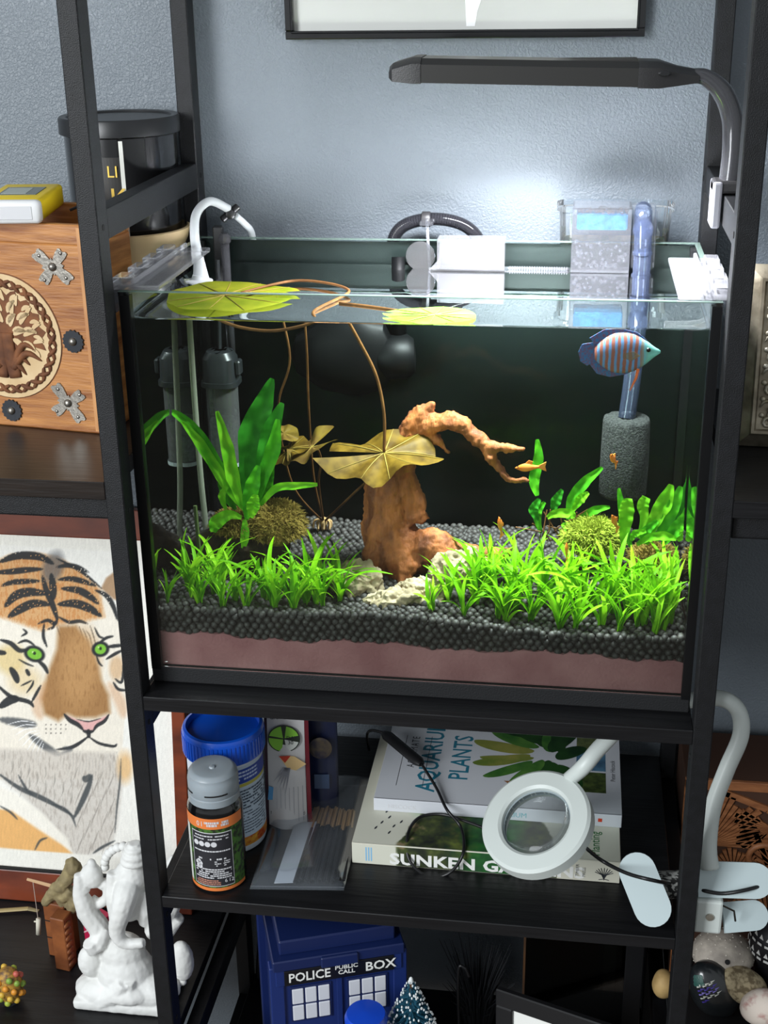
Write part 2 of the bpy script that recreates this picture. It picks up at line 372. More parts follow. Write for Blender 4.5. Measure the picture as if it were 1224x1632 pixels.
MB().tube(arm, lerp_list([.85, 1.0, 1.25, 1.3, 1.3, 1.3, 1.35], len(arm)), 14, flat=.8).build('curved_arm', smoke, lamp, smooth=True)
MB().tube([p+Vector((.12, .1, 0)) for p in arm], .3, 8).build('cable', mat('cable_grey', '#4a4a4e', .4), lamp, smooth=True)
MB().box((59.2, 10.3, 50.2), (60.15, 13.9, 54.8), .25, 2).build('clamp_plate', mat('clamp_grey', '#8d8d94', .4), lamp)
MB().box((59.2, 10.6, 53.6), (63.0, 13.6, 54.9), .3, 2).build('clamp_jaw', grey_plastic, lamp)
MB().box((62.3, 10.6, 50.3), (63.2, 13.6, 54.6), .25, 2).build('clamp_jaw', grey_plastic, lamp)
o = area('aquarium_lamp_light', (40.6, (LY0+LY1)/2, lz(51)-2.75), (40.6, (LY0+LY1)/2, 0), 20.5, 5, LED_W, (.93, .95, 1.0), 131)
o.parent = lamp; o.location = (Vector((40.6, (LY0+LY1)/2, lz(51)-2.75))-WLOC[lamp])*CM

# hang-on filter
filt = thing('hang_on_filter', (50, 30, 40), 'clear hang-on-back filter with blue sponge and grey intake tube', 'filter')
def rbox_loop(x0, x1, y0, y1, r, z, n=5):
    out = []
    for cx, cy, a0 in ((x1-r, y0+r, -90), (x1-r, y1-r, 0), (x0+r, y1-r, 90), (x0+r, y0+r, 180)):
        for k in range(n+1): a = math.radians(a0+90*k/n); out.append((cx+r*math.cos(a), cy+r*math.sin(a), z))
    return out
def shell(mb, loops, close_bottom=True):
    n = len(loops[0]); vs = [p for l in loops for p in l]; fs = []
    for i in range(len(loops)-1):
        for k in range(n): fs.append((i*n+k, i*n+(k+1) % n, (i+1)*n+(k+1) % n, (i+1)*n+k))
    if close_bottom: fs.append(tuple(range(n))[::-1])
    return mb.add(vs, fs)
tray = clear('filter_case', '#eef2f4', 1.5, .04, haze=.04, hazecol='#dfe6ea')
shell(MB(), [rbox_loop(44.2, 56.2, 30.35, 35.6, 1.8, 38.5), rbox_loop(43.7, 56.8, 30.3, 36.0, 2.0, 48.2), rbox_loop(43.4, 57.1, 30.2, 36.2, 2.1, 48.3), rbox_loop(43.4, 57.1, 30.2, 36.2, 2.1, 49.0)]).build('filter_case', tray, filt, smooth=30)
shell(MB(), [rbox_loop(44.4, 56.0, 30.6, 35.4, 1.6, 38.7), rbox_loop(44.2, 56.2, 30.6, 35.5, 1.6, 44.8)]).build('filter_media', mat('media_tan', '#9c8a66', .9, col2='#3b5a3a', vscale=60), filt)
cx0, cx1 = 45.3, 52.0
for a, b_ in (((cx0, 27.4, 41.9), (cx1, 27.6, 49.2)), ((cx0, 27.6, 41.9), (cx0+.2, 33, 49.2)), ((cx1-.2, 27.6, 41.9), (cx1, 33, 49.2)), ((cx0, 27.4, 49.2), (cx1, 33, 49.4))):
    MB().box(a, b_).build('spillway_panel', acrylic, filt)
MB().box((cx0, 27.5, 41.9), (cx1, 29.3, 42.2)).build('spillway_panel', acrylic_bright, filt)
MB().box((cx0+.5, 28.1, 46.7), (cx1-.4, 32.8, 48.6), .2).build('blue_sponge', mat('blue_sponge', '#1286c0', .9, col2='#38a8dc', vscale=120, bump=.8, bscale=300), filt)
bub = MB()
for k in range(150):
    x = random.uniform(cx0+.4, cx1-.4); z = random.choice((random.uniform(42.2, 45.4), random.uniform(48.6, 49.15))); bub.ball((x, 28.0+random.random()*1.0, z), random.uniform(.1, .28), 7, 5)
q = bub.build('bubbles', clear('bubble', '#ffffff', 1.45, .03, haze=.06, boost=2.0), filt, smooth=True); q['kind'] = 'stuff'
MB().box((52.1, 28.0, 42.3), (54.9, 33, 49.1), .25, 2).build('pump_housing', acrylic, filt)
blue_tube = clear('bluish_tube', '#dfe4ee', 1.5, .08, haze=.06, hazecol='#8f9fc8')
MB().tube(spline([(53.3, 30.2, 48.4), (53.3, 28.4, 49.0), (53.3, 27.6, 48.0), (53.4, 26.9, 45.5), (53.4, 26.6, 42), (53.3, 25.6, 36), (52.9, 23.4, 30), (52.5, 22.3, 26)], 6), 1.0, 16, cap=False).build('intake_tube', blue_tube, filt, smooth=True)
b = MB(); b.M = T((53.3, 26.9, 47.1), (80, 0, 0)); b.lathe([(1.15, -.4), (1.15, .5), (.5, .6), (.4, .2)], 12); b.build('flow_knob', blue_tube, filt, smooth=30)
for zz in (44.2, 41.6): b = MB(); b.M = T((53.4, 26.75, zz)); b.lathe([(1.0, 0), (1.14, .08), (1.14, .4), (1.0, .5)], 16); b.build('tube_collar', blue_tube, filt, smooth=30)
# foam prefilter on the intake
sponge_m = mat('grey_sponge', '#2f312f', .95, col2='#141615', vscale=330, bump=1.0, bscale=500, contrast=(.42, .58))
b = MB(); b.lathe([(.9, 26.1), (2.6, 26.0), (2.75, 25.6), (2.8, 21), (2.8, 16.8), (2.6, 16.4), (.3, 16.3)], 28, c=(52.5, 22.4, 0))
for i, p in enumerate(b.v): b.v[i] = p+Vector([random.uniform(-.06, .06) for _ in range(3)])
b.build('sponge_prefilter', sponge_m, filt, smooth=True, label='charcoal foam cylinder on the intake')

# circulation pump with black hose over the back rim
pump = thing('circulation_pump', (25, 29, 30), 'black circulation pump with ribbed hose arched over the back rim', 'pump')
hose_m = mat('black_hose', '#17171a', .25)
hp = spline([(24.4, 31.4, 36), (24.0, 31.6, 42), (23.9, 31.9, 44.6), (25.2, 32, 46.3), (28.0, 32, 47.1), (31.0, 32.0, 46.9), (33.2, 32, 45.9), (34.4, 32.0, 44), (34.6, 32, 40)], 10)
MB().tube(hp, .75, 12).build('hose', clear('smoky_hose', '#55555a', 1.5, .1, haze=.35, hazecol='#3a3a40'), pump, smooth=True)
rb = MB()
for i in range(0, len(hp)-1, 1):
    t = (hp[i+1]-hp[i]).normalized(); rb.M = frame(hp[i], t.orthogonal(), t.cross(t.orthogonal())); rb.lathe([(.74, -.06), (.80, 0), (.74, .06)], 10)
rb.M = Matrix.Identity(4); rb.build('hose_ribs', hose_m, pump)['kind'] = 'stuff'
b = MB(); b.M = T((27.9, 31.9, 47.1), (0, 90, 0)); b.lathe([(.9, -.5), (.95, -.4), (.95, .4), (.9, .5)], 14); b.build('hose_clip', grey_plastic, pump, smooth=30)
MB().tube([(28.2, 30.0, 47.4), (28.5, 28.6, 44.5), (28.7, 28.4, 41.6)], .17, 8).build('support_rod', acrylic_bright, pump)
MB().box((27.4, 29.0, 46.8), (29.0, 32, 47.3), .1).build('support_clip', acrylic, pump)
b = MB(); b.M = T((27.6, 28.3, 43.4), (90, 0, 0)); b.lathe([(1.7, -.12), (1.75, 0), (1.7, .12)], 24); b.build('suction_disc', clear('disc', '#c8cad0', 1.5, .05, haze=.03), pump, smooth=30)
# submerged motor: dark drum near the back glass
b = MB(); b.M = T((25.0, 26.6, 31.5), (0, 88, 8)); b.lathe([(.4, -2.6), (2.0, -2.4), (2.7, -1.2), (2.7, 1.2), (2.1, 2.0), (.4, 2.2)], 24); b.build('motor_drum', mat('pump_black', '#040506', .5, spec=.2), pump, smooth=40)
b = MB(); b.M = T((20.2, 26.2, 31.6), (0, 90, 0)); b.lathe([(.5, -8.2), (2.4, -7.6), (4.4, -4.5), (5.2, 0), (4.2, 3.2), (2.2, 4.2)], 28, sy=.42); b.build('motor_housing', mat('pump_black', '#0c0d0f'), pump, smooth=40)
MB().tube([(25.0, 27.2, 33), (25.0, 27.8, 39), (24.9, 28.6, 43.2)], [1.0, .9, .8], 12).build('riser', mat('pump_black', '#0c0d0f'), pump, smooth=True)
# clear breeding/return box on the back rim
cb = thing('return_box', (33.3, 29, 42), 'frosted clear box hooked on the back rim beside the hose', 'box')
X0, X1, Y0_, Y1_, Z0, Z1 = 29.2, 37.6, 27.2, 29.2, 41.9, 45.7
loft(MB(), [[(X0-.3, Y0_, Z0), (X0-.3, Y1_, Z0), (X0-.3, Y1_, Z0+.2), (X0-.3, Y0_, Z0+.2)], [(X1, Y0_, Z0), (X1, Y1_, Z0), (X1, Y1_, Z0+.2), (X1, Y0_, Z0+.2)]]).build('floor_panel', acrylic_bright, cb)
b = MB(); b.M = frame((X0, Y0_, Z0), (1, 0, 0), (0, 0, 1)); b.prism([(-.5, 0), (X1-X0, 0), (X1-X0, 3.7), (.8, 3.7), (.7, 1.4)], 0, -.2); b.build('front_panel', acrylic_bright, cb)
MB().box((X0+.6, Y1_, Z0), (X1, Y1_+.2, Z1)).build('back_panel', acrylic_bright, cb)
for x in (X0+.5, X1-.2): MB().box((x, Y0_+.05, Z0+.2), (x+.2, Y1_, Z1-.1)).build('end_panel', acrylic_bright, cb)
MB().box((X0+.6, Y0_+.2, Z1-.35), (X1-.2, Y1_, Z1-.2)).build('lid', acrylic, cb)
# added ringed tube at the back, standing in for the rim's reflection
b = MB(); b.tube([(29.5, 28.6, 42.0), (45.2, 28.6, 42.0)], .22, 10); sb = thing('rim_reflection_tube', (37, 28.6, 41.8), 'thin clear ringed tube standing in for the rim reflection', 'tube')
b.build('tube', acrylic, sb, smooth=True)
rb = MB()
for k in range(24):
    rb.M = T((38.2+k*.29, 28.6, 42.0), (0, 90, 0)); rb.lathe([(.22, -.08), (.33, -.03), (.33, .03), (.22, .08)], 10)
rb.build('rings', acrylic_bright, sb, smooth=True)['kind'] = 'stuff'

# lid clips on the side rims
def clip(x0, sgn, y0, y1, label):
    t = thing('lid_clip', (x0, (y0+y1)/2, TH+.1), label, 'clip', 'clear lid clips')
    def X(a): return x0+sgn*a
    MB().box((X(-1.0), y0, TH+.12), (X(4.2), y1, TH+.6), .12, 2).build('top_plate', acrylic_bright, t)
    MB().box((X(.7), y0, TH-2.1), (X(1.05), y1, TH+.12), .08).build('inner_skirt', acrylic, t)
    MB().box((X(-1.0), y0+.2, TH-2.4), (X(-.62), y1-.2, TH+.12), .08).build('outer_skirt', acrylic, t)
    MB().box((X(1.2), y0+.3, TH+.6), (X(1.6), y1-.3, TH+1.2), .1).build('ridge', acrylic_bright, t)
    n = 4
    for k in range(n):
        ya = y0+(y1-y0)*(k+.12)/n; yb = y0+(y1-y0)*(k+.7)/n
        MB().box((X(-.9), ya, TH+.6), (X(.6), yb, TH+1.25), .15, 2).build('raised_tab', acrylic_bright, t)
    return t
clip(0, 1, .4, 20.5, 'long clear acrylic lid clip over the rim beside the white air hose')
clip(TW, -1, .6, 18.6, 'clear acrylic lid clip over the rim beside the hang-on filter')

# white air hose with a black valve, and heater holder
hose = thing('air_hose', (2, 24, 42), 'milky white air hose looped over the rim with black valve', 'hose')
tube_m = clear('milky_tube', '#f2f4f6', 1.45, .12, haze=.62, hazecol='#eef1f4')
ap = spline([(3.0, 20, 42.0), (2.6, 21, 44), (2.0, 22, 46.5), (2.1, 23, 49), (3.4, 24.5, 50.2), (5.0, 26.5, 49.0)], 8)
MB().tube(ap, lerp_list([1.0, .62, .55, .52, .5, .5], len(ap)), 12).build('hose_loop', tube_m, hose, smooth=True)
b = MB(); b.M = T((5.0, 27.2, 48.4), (0, 55, 30)); b.lathe([(.35, -1.3), (.45, -1.2), (.45, -.5), (.6, -.4), (.6, .4), (.45, .5), (.45, 1.2), (.35, 1.3)], 12)
b.M = T((5.0, 27.0, 48.4), (90, 0, 20)); b.lathe([(.45, -.2), (.55, .2), (.55, .9), (.4, 1.0)], 12); b.build('valve', black_plastic, hose, smooth=35)
MB().tube(spline([(5.5, 27.8, 48.0), (6.2, 29.2, 46.8), (6.6, 31, 45.3), (6.7, 31.6, 42)], 6), .4, 10).build('hose_tail', tube_m, hose, smooth=True)
b = MB(); b.M = T((2.8, 19.8, 41.6)); b.lathe([(1.7, 0), (1.6, .35), (.9, .5), (.7, 1.0)], 16); b.build('hose_foot', tube_m, hose, smooth=30)
rod = thing('heater_rod', (4.2, 27.6, 30), 'smoky grey plastic rod in the back corner of the tank', 'heater')
MB().tube([(4.0, 27.7, 30), (4.0, 27.7, 44.9)], .55, 14).build('rod', smoke, rod, smooth=True)
b = MB(); b.lathe([(.6, 44.7), (.75, 44.9), (.75, 45.5), (.5, 45.9)], 14, c=(4.0, 27.7, 0)); b.build('cap', smoke, rod, smooth=30)
MB().box((2.4, 28.2, 41), (3.6, 29.2, 46.6), .15).build('bracket', black_plastic, rod)
# ================================================================ INSIDE THE TANK
def bed(x, y):
    t = x/60; front = 8.7+.9*math.exp(-((x-27)/12)**2)*max(0, 1-y/10)-.1*t
    return front+.35*math.sin(x*.21+1)*math.sin(y*.33)+.25*math.sin(y*.5+x*.1)+.3*max(0, (y-18)/11)
def pinktop(x): return 5.95+.22*math.sin(x*.31)+.15*math.sin(x*.9+1)+.1*math.sin(x*2.3)
pink = mat('pink_clay', '#a0666a', .85, col2='#bd8486', vscale=14, bump=.5, bscale=260, detail=5)
b = MB(); NX = 90
vs = []; fs = []
for i in range(NX+1):
    x = .66+(59.34-.66)*i/NX; h = pinktop(x)+random.uniform(-.08, .08)
    vs += [(x, .66, 2.02), (x, .66, h), (x, 29.3, h), (x, 29.3, 2.02)]
for i in range(NX):
    for k in range(4): fs.append((i*4+k, i*4+(k+1) % 4, i*4+4+(k+1) % 4, i*4+4+k))
fs += [(0, 1, 2, 3), (NX*4+3, NX*4+2, NX*4+1, NX*4)]
lone(b.add(vs, fs), 'clay_layer', pink, 'dusty pink clay layer at the bottom of the tank', 'substrate', kind='stuff')
soil = mat('soil_core', '#17140f', .95)
b = MB().grid(lambda u, v: (.7+u*58.6, 1.1+v*28.1, bed(.7+u*58.6, 1.1+v*28.1)-.45), 40, 24)
e = [b.v[i*25] for i in range(41)]; b.add([(p.x, p.y, p.z) for p in e]+[(p.x, p.y, 5.6) for p in e], [(i, i+1, 42+i, 41+i) for i in range(40)])
lone(b, 'soil_bed', soil, 'dark soil under the round pellets', 'substrate', kind='stuff')
# pellets
ico = bmesh.new(); bmesh.ops.create_icosphere(ico, subdivisions=2, radius=1); iv = np.array([v.co[:] for v in ico.verts]); ifc = np.array([[v.index for v in f.verts] for f in ico.faces]); ico.free()
P = []
sp = .86
for r_ in range(45):
    y = 1.05+r_*.75
    if y > 29: break
    for c_ in range(90):
        x = 1.05+c_*sp+(.43 if r_ % 2 else 0)
        if x > 58.8: break
        xx = x+random.uniform(-.13, .13); yy = max(1.05, y+random.uniform(-.12, .12))
        P.append((xx, yy, bed(xx, yy)-.2+random.uniform(-.14, .16), random.uniform(.38, .47)))
for c_ in range(90):                                     # pellets pressed against the front pane
    x = 1.0+c_*sp
    if x > 59: break
    z = pinktop(x)+.18; k = 0
    while z < bed(x, 1)-.2:
        xx = min(max(x+(.43 if k % 2 else 0)+random.uniform(-.12, .12), 1.05), 58.95); P.append((xx, 1.07+random.uniform(-.02, .1), z+random.uniform(-.07, .07), random.uniform(.38, .44))); z += .7; k += 1
        if random.random() < .5: P.append((min(xx+.4, 58.9), 1.4, z-.3, .4))
P = np.array(P); rot = rng.normal(size=(len(P), 3, 3)); rot, _ = np.linalg.qr(rot)
V = (np.einsum('vj,pij->pvi', iv, rot)*P[:, None, 3:4]*(1+rng.uniform(-.02, .02, (len(P), len(iv), 1)))+P[:, None, :3]).reshape(-1, 3)
F = (ifc[None]+np.arange(len(P))[:, None, None]*len(iv)).reshape(-1, 3)
me = bpy.data.meshes.new('gravel'); base = np.array((30, 15, 6.0))
me.from_pydata(((V-base)*CM).tolist(), [], F.tolist()); me.shade_smooth()
pel = mat('soil_pellet', '#2c2826', .55, col2='#4a4543', vscale=100, bump=.25, bscale=900); me.materials.append(pel)
g = bpy.data.objects.new('gravel', me); COL.objects.link(g); g.location = base*CM
tag(g, 'round dark brown soil pellets covering the tank floor', 'gravel', kind='stuff')

# ---------------------------------------------------------------- leaves
def leaf_into(mb, pts, widths, nrm=(0, -1, .3), fold=.15, wave=0, n=10, across=4, seed=0):
    """ribbon leaf along pts (world cm)"""
    sp_ = spline(pts, max(2, n//(len(pts)-1))); L = len(sp_); ws = lerp_list(widths, L); nrm = Vector(nrm)
    vs = []
    for i, p in enumerate(sp_):
        t = (sp_[min(i+1, L-1)]-sp_[max(i-1, 0)]).normalized(); s_ = t.cross(nrm)
        s_ = s_.normalized() if s_.length > 1e-5 else Vector((1, 0, 0)); nn = s_.cross(t)
        for k in range(across+1):
            a = k/across*2-1
            off = s_*a*ws[i]*.5 + nn*(abs(a)*fold*ws[i] + wave*ws[i]*abs(a)*math.sin(i*1.5+seed+(1.5 if a > 0 else 0)))
            vs.append(p+off)
    n0 = across+1
    return mb.add(vs, [(i*n0+k, i*n0+k+1, (i+1)*n0+k+1, (i+1)*n0+k) for i in range(L-1) for k in range(across)])
def leaf_mat(name, c1, c2, vs=40, trans=.35, rough=.4, stretch=(1, 1, 1)):
    M = bpy.data.materials.new(name); M.use_nodes = True; nt = M.node_tree; N = nt.nodes; Lk = nt.links
    b = N['Principled BSDF']; b.inputs['Roughness'].default_value = max(rough, .5); b.inputs['Specular IOR Level'].default_value = .12
    tc = N.new('ShaderNodeTexCoord'); mp = N.new('ShaderNodeMapping'); mp.inputs['Scale'].default_value = stretch; nz = N.new('ShaderNodeTexNoise'); nz.inputs['Scale'].default_value = vs; nz.inputs['Detail'].default_value = 4
    Lk.new(tc.outputs['Object'], mp.inputs[0]); Lk.new(mp.outputs[0], nz.inputs['Vector'])
    rp = N.new('ShaderNodeValToRGB'); rp.color_ramp.elements[0].position = .35; rp.color_ramp.elements[1].position = .65
    rp.color_ramp.elements[0].color = srgb(c1)+(1,); rp.color_ramp.elements[1].color = srgb(c2)+(1,)
    Lk.new(nz.outputs[0], rp.inputs[0]); Lk.new(rp.outputs[0], b.inputs['Base Color'])
    tl = N.new('ShaderNodeBsdfTranslucent'); Lk.new(rp.outputs[0], tl.inputs[0])
    mx = N.new('ShaderNodeMixShader'); mx.inputs[0].default_value = trans
    Lk.new(b.outputs[0], mx.inputs[1]); Lk.new(tl.outputs[0], mx.inputs[2]); Lk.new(mx.outputs[0], N['Material Output'].inputs[0])
    MATS[name] = M; return M
grass_ms = [leaf_mat('grass_leaf_a', '#6fae0e', '#8ccb18', 60, .4), leaf_mat('grass_leaf_b', '#5b9c10', '#79bd12', 60, .4), leaf_mat('grass_leaf_c', '#8fce1c', '#a6dc30', 60, .4)]
fern_m = leaf_mat('fern_leaf', '#3a941a', '#5cba22', 60, .3); fern_dark = leaf_mat('fern_leaf_dark', '#257418', '#389224', 60, .25); fern_lime = leaf_mat('fern_leaf_lime', '#60b81c', '#8ad42c', 60, .4)
lily_brown = leaf_mat('lily_leaf_bronze', '#4a360e', '#765c1e', 60, .2); lily_green = leaf_mat('lily_pad_green', '#7f8c1e', '#a4a62c', 30, .4); lily_dull = leaf_mat('lily_leaf_dull', '#553c1e', '#756024', 60, .2)
lily_bright = leaf_mat('lily_pad_bright', '#6fae30', '#88c44a', 30, .4)
stem_m = leaf_mat('lily_stem', '#5a3c22', '#7a5430', 40, .1); root_m = leaf_mat('pale_root', '#c4965a', '#dcb888', 40, .2)

# ---------------------------------------------------------------- grass plants: shared leaf meshes, each leaf an object
def make_grass_leaf(L, W, bend, mt, twist):
    pts = []; n = 6
    for i in range(n+1):
        t = i/n; pts.append(Vector((L*bend*t*t*.8, twist*t*t*L*.2, L*(t-.42*bend*t*t*t))))
    mb = MB(); leaf_into(mb, pts, [W*.55, W, W*1.05, W*.9, W*.65, .06], (-1, .15, .1), .12, n=12, across=2)
    me = mb.build('leaf', mt, None, smooth=True); d = me.data; bpy.data.objects.remove(me); return d
LEAVES = [make_grass_leaf(random.uniform(5.4, 9.8), random.uniform(.46, .70), random.uniform(.15, .9), grass_ms[k % 3], random.uniform(-1, 1)) for k in range(18)]
def grass_plant(x, y, n, sc, label, group, lean=0):
    t = thing('grass_plant', (x, y, bed(x, y)-.15), label, 'plant', group)
    for k in range(n+2):
        o = bpy.data.objects.new('leaf', random.choice(LEAVES)); COL.objects.link(o); o.parent = t
        a = k*2.4+random.uniform(-.5, .5); s_ = sc*random.uniform(.7, 1.15)
        o.rotation_euler = (random.uniform(-.25, .25), random.uniform(-.1, .3), a); o.scale = (s_, s_, s_)
        o.location = (random.uniform(-.25, .25)*CM, random.uniform(-.25, .25)*CM, 0)
        for tr_n in range(24):                              # keep every leaf inside the panes
            Mx = Euler(o.rotation_euler).to_matrix(); P_ = [Mx @ v.co*(o.scale[0]/CM) for v in o.data.vertices]
            if all(.9 < x+p_.x < 59.1 and .85 < y+p_.y < 29 for p_ in P_): break
            o.rotation_euler[2] += .9
            if tr_n % 7 == 6: o.scale = tuple(c*.85 for c in o.scale)
    return t
gl = 'bright green grass-like plant in the small carpet under the mossy log'
for (x, y, n, s_) in [(1.8, 2.2, 7, .62), (3.6, 4.6, 8, .85), (5.6, 2.0, 8, .62), (6.8, 5.6, 7, .6), (9.2, 3.4, 8, .68), (11, 1.9, 9, .75), (12.2, 5.6, 9, .85), (13.8, 3.2, 9, .95), (15, 6.4, 8, .8), (16.3, 2.2, 9, .8), (17.2, 5.0, 9, .95), (18.6, 7.6, 8, .85), (19.4, 3.6, 8, .8), (20.8, 6.0, 8, .75), (3.0, 8.0, 6, .7)]+[(random.Random(k).uniform(2, 21.5), random.Random(k+50).uniform(1.6, 7.5), 8, random.Random(k+9).uniform(.65, .95)) for k in range(9)]:
    grass_plant(x, y, n, s_*1.12, gl, 'grass plants of the carpet under the mossy log')
gr = 'bright green grass-like plant in the dense carpet under the foam prefilter'
for (x, y, n, s_) in [(31.6, 3.4, 7, .8), (33.2, 6.0, 8, .95), (35.2, 2.6, 8, .75), (36.4, 5.6, 9, 1.0), (37.6, 9.4, 9, 1.0), (39.0, 3.0, 9, .85), (40.2, 6.6, 10, 1.1), (41.8, 10.4, 9, 1.1), (42.6, 3.4, 9, .9), (43.8, 7.0, 10, 1.05), (45.6, 4.4, 9, .9), (46.6, 9.0, 9, 1.1), (47.4, 2.4, 9, .85), (48.8, 5.8, 10, 1.0), (50.2, 3.2, 9, .9), (51.4, 8.4, 9, 1.1), (52.2, 2.0, 9, .8), (53.2, 5.2, 10, .95), (54.8, 3.2, 9, .9), (55.6, 7.6, 9, 1.05), (56.8, 2.0, 8, .8), (57.6, 5.0, 9, .95), (58.2, 8.6, 7, .8)]+[(random.Random(k+100).uniform(34, 58.4), random.Random(k+150).uniform(1.6, 10.5), 9, random.Random(k+109).uniform(.75, 1.1)) for k in range(17)]:
    grass_plant(x, y, n, s_, gr, 'grass plants of the carpet under the foam prefilter')

# ---------------------------------------------------------------- ferns
def inside(mb):
    for p_ in mb.v: p_.x = min(max(p_.x, .75), 59.25); p_.y = min(max(p_.y, .75), 29.3)
    return mb
def fern(name, base, leaves, label, y0):
    t = thing(name, base, label, 'plant')
    for i, (pl, w, m_) in enumerate(leaves):
        dy = [0]*len(pl) if len(pl[0]) == 2 else [q[2] for q in pl]
        pts = [at(q[0], q[1], y=y0+dy[k]) for k, q in enumerate(pl)]
        mb = MB(); leaf_into(mb, pts, w, (.1, -1, .25), .2, .1, n=20, across=4, seed=i)
        inside(mb).build('leaf', m_, t, smooth=True)
    return t
A, B, C = fern_dark, fern_m, fern_lime
fl = fern('java_fern', at(396, 828, y=12), [
    ([(398, 815, 0), (398, 760, .6), (404, 690, 1), (422, 640, 1.2), (434, 603, 1.2)], [.5, 2.2, 3.3, 2.2, .5], A),
    ([(402, 812, -.4), (420, 750, -.2), (432, 690, .2), (450, 642, .4)], [.4, 2.0, 2.3, .5], A),
    ([(408, 812, -.8), (418, 765, -.8), (436, 715, -.6), (443, 668, -.5)], [.4, 1.4, 1.8, .5], B),
    ([(392, 815, -.2), (355, 755, 0), (318, 695, .2), (288, 664, .3), (268, 655, .4)], [.5, 1.5, 1.5, 1.0, .4], B),
    ([(390, 812, -.6), (360, 770, -.6), (318, 705, -.4), (290, 672, -.2)], [.5, 1.3, 1.2, .3], C),
    ([(385, 805, -1), (372, 760, -.8), (362, 710, -.5), (346, 655, -.3)], [.5, 1.6, 1.5, .4], C),
    ([(382, 800, .5), (365, 755, .8), (345, 735, 1)], [.4, 2.0, .6], A),
    ([(376, 812, .3), (362, 790, .4), (350, 768, .6)], [.3, 1.4, .5], B),
    ([(415, 805, -1), (440, 778, -1.2), (470, 774, -1.4), (506, 772, -1.6)], [.4, .9, .9, .4], C),
    ([(393, 828, -1.2), (398, 795, -1.4), (404, 770, -1.4), (412, 742, -1.2)], [.4, 1.7, 1.7, .5], B),
    ([(400, 825, -1.6), (404, 805, -1.8), (408, 788, -1.8)], [.4, 1.7, .6], C),
    ([(385, 825, -1.2), (365, 820, -1.5), (345, 833, -1.8), (340, 848, -2)], [.4, 1.2, 1.7, .6], C),
    ([(390, 828, -1.4), (391, 845, -1.8), (390, 860, -1.9), (388, 874, -2)], [.4, 1.0, 1.0, .4], C),
    ([(360, 812, -1), (354, 790, -1.1), (362, 775, -1.1)], [.3, .9, .4], C),
    ([(414, 795, 0), (426, 770, 0), (434, 730, .2)], [.4, 1.5, .6], B)],
    'tall broad-leaved green fern growing on the mossy log', 12)
MB().tube([at(322, 918, y=9), at(316, 860, y=9.2), at(311, 806, y=9.5)], .24, 6).build('old_stem', mat('old_stem', '#3c4a20', .7), fl)
MB().tube([at(372, 838, y=11), at(392, 834, y=11.2), at(420, 838, y=12)], .4, 8).build('rhizome', mat('rhizome', '#3d4a1c', .8), fl, smooth=True)
fr_ = fern('java_fern', at(880, 868, y=18), [
    ([(856, 790, 0), (851, 765, .2), (858, 730, .3), (856, 700, .4)], [.4, 1.3, 1.2, .4], B),
    ([(858, 830, -.4), (850, 812, -.5), (860, 795, -.4)], [.3, 1.2, .5], A),
    ([(862, 850, 0), (856, 820, 0), (868, 800, .2)], [.3, 1.1, .4], B),
    ([(905, 828, 0), (912, 795, .2), (932, 768, .3), (960, 745, .4)], [.4, 1.3, 1.3, .4], B),
    ([(912, 815, -.3), (925, 795, -.3), (938, 785, -.2)], [.3, 1.2, .4], C),
    ([(872, 825, -.2), (885, 818, -.3), (908, 818, -.5), (914, 826, -.6)], [.4, 1.0, 1.2, .4], C),
    ([(880, 818, .3), (886, 798, .3), (896, 780, .4)], [.3, 1.3, .4], A),
    ([(925, 850, 0), (930, 825, 0), (950, 812, .2), (972, 808, .3)], [.3, 1.0, 1.0, .3], B),
    ([(895, 835, -.8), (905, 840, -.9), (912, 850, -1)], [.3, 1.2, .4], C)],
    'small crinkled green fern between the driftwood and the foam prefilter', 18)
for ang in range(9):
    a = Vector(at(880+ang*6-20, 862, y=18)); MB().tube([a, a+Vector((random.uniform(-1.5, 1.5), random.uniform(-.5, .5), 1.4)), a+Vector((random.uniform(-3, 3), 0, random.uniform(1.5, 4.2)))], .09, 5).build('stem', stem_m, fr_)
fern('java_fern', at(1010, 875, y=15), [
    ([(1005, 872, 0), (997, 840, 0), (990, 805, .2), (986, 778, .3)], [.4, .9, .9, .3], B),
    ([(992, 868, -.5), (996, 835, -.5), (998, 812, -.4), (1000, 794, -.4)], [.4, 1.5, 1.8, 1.0], C),
    ([(1018, 858, 0), (1026, 825, .2), (1024, 805, .2), (1030, 792, .3)], [.4, .9, 1.4, 1.0], C),
    ([(1030, 868, .2), (1042, 830, .3), (1058, 800, .4), (1070, 772, .4)], [.4, 1.6, 2.0, .6], C),
    ([(1045, 862, .4), (1062, 830, .5), (1075, 800, .5), (1085, 775, .5)], [.4, 1.6, 1.5, .5], B),
    ([(1055, 868, -.2), (1075, 845, -.2), (1090, 828, 0), (1096, 808, 0)], [.4, 1.6, 1.6, .5], B),
    ([(1070, 850, .8), (1088, 815, .9), (1097, 780, 1), (1105, 742, 1)], [.5, 1.5, 1.5, .5], A),
    ([(1015, 868, -1), (1035, 856, -1.2), (1060, 854, -1.4), (1078, 860, -1.6)], [.4, .9, 1.1, .3], C),
    ([(1006, 862, -1), (1012, 850, -1), (1030, 846, -1.2)], [.3, .9, .4], C),
    ([(1080, 862, -.4), (1090, 850, -.3), (1098, 838, -.3)], [.3, 1.2, .5], C),
    ([(1022, 862, -.3), (1030, 845, -.3), (1048, 830, -.2)], [.3, 1.2, .5], B)],
    'bushy lime green fern in the corner beside the foam prefilter', 15)

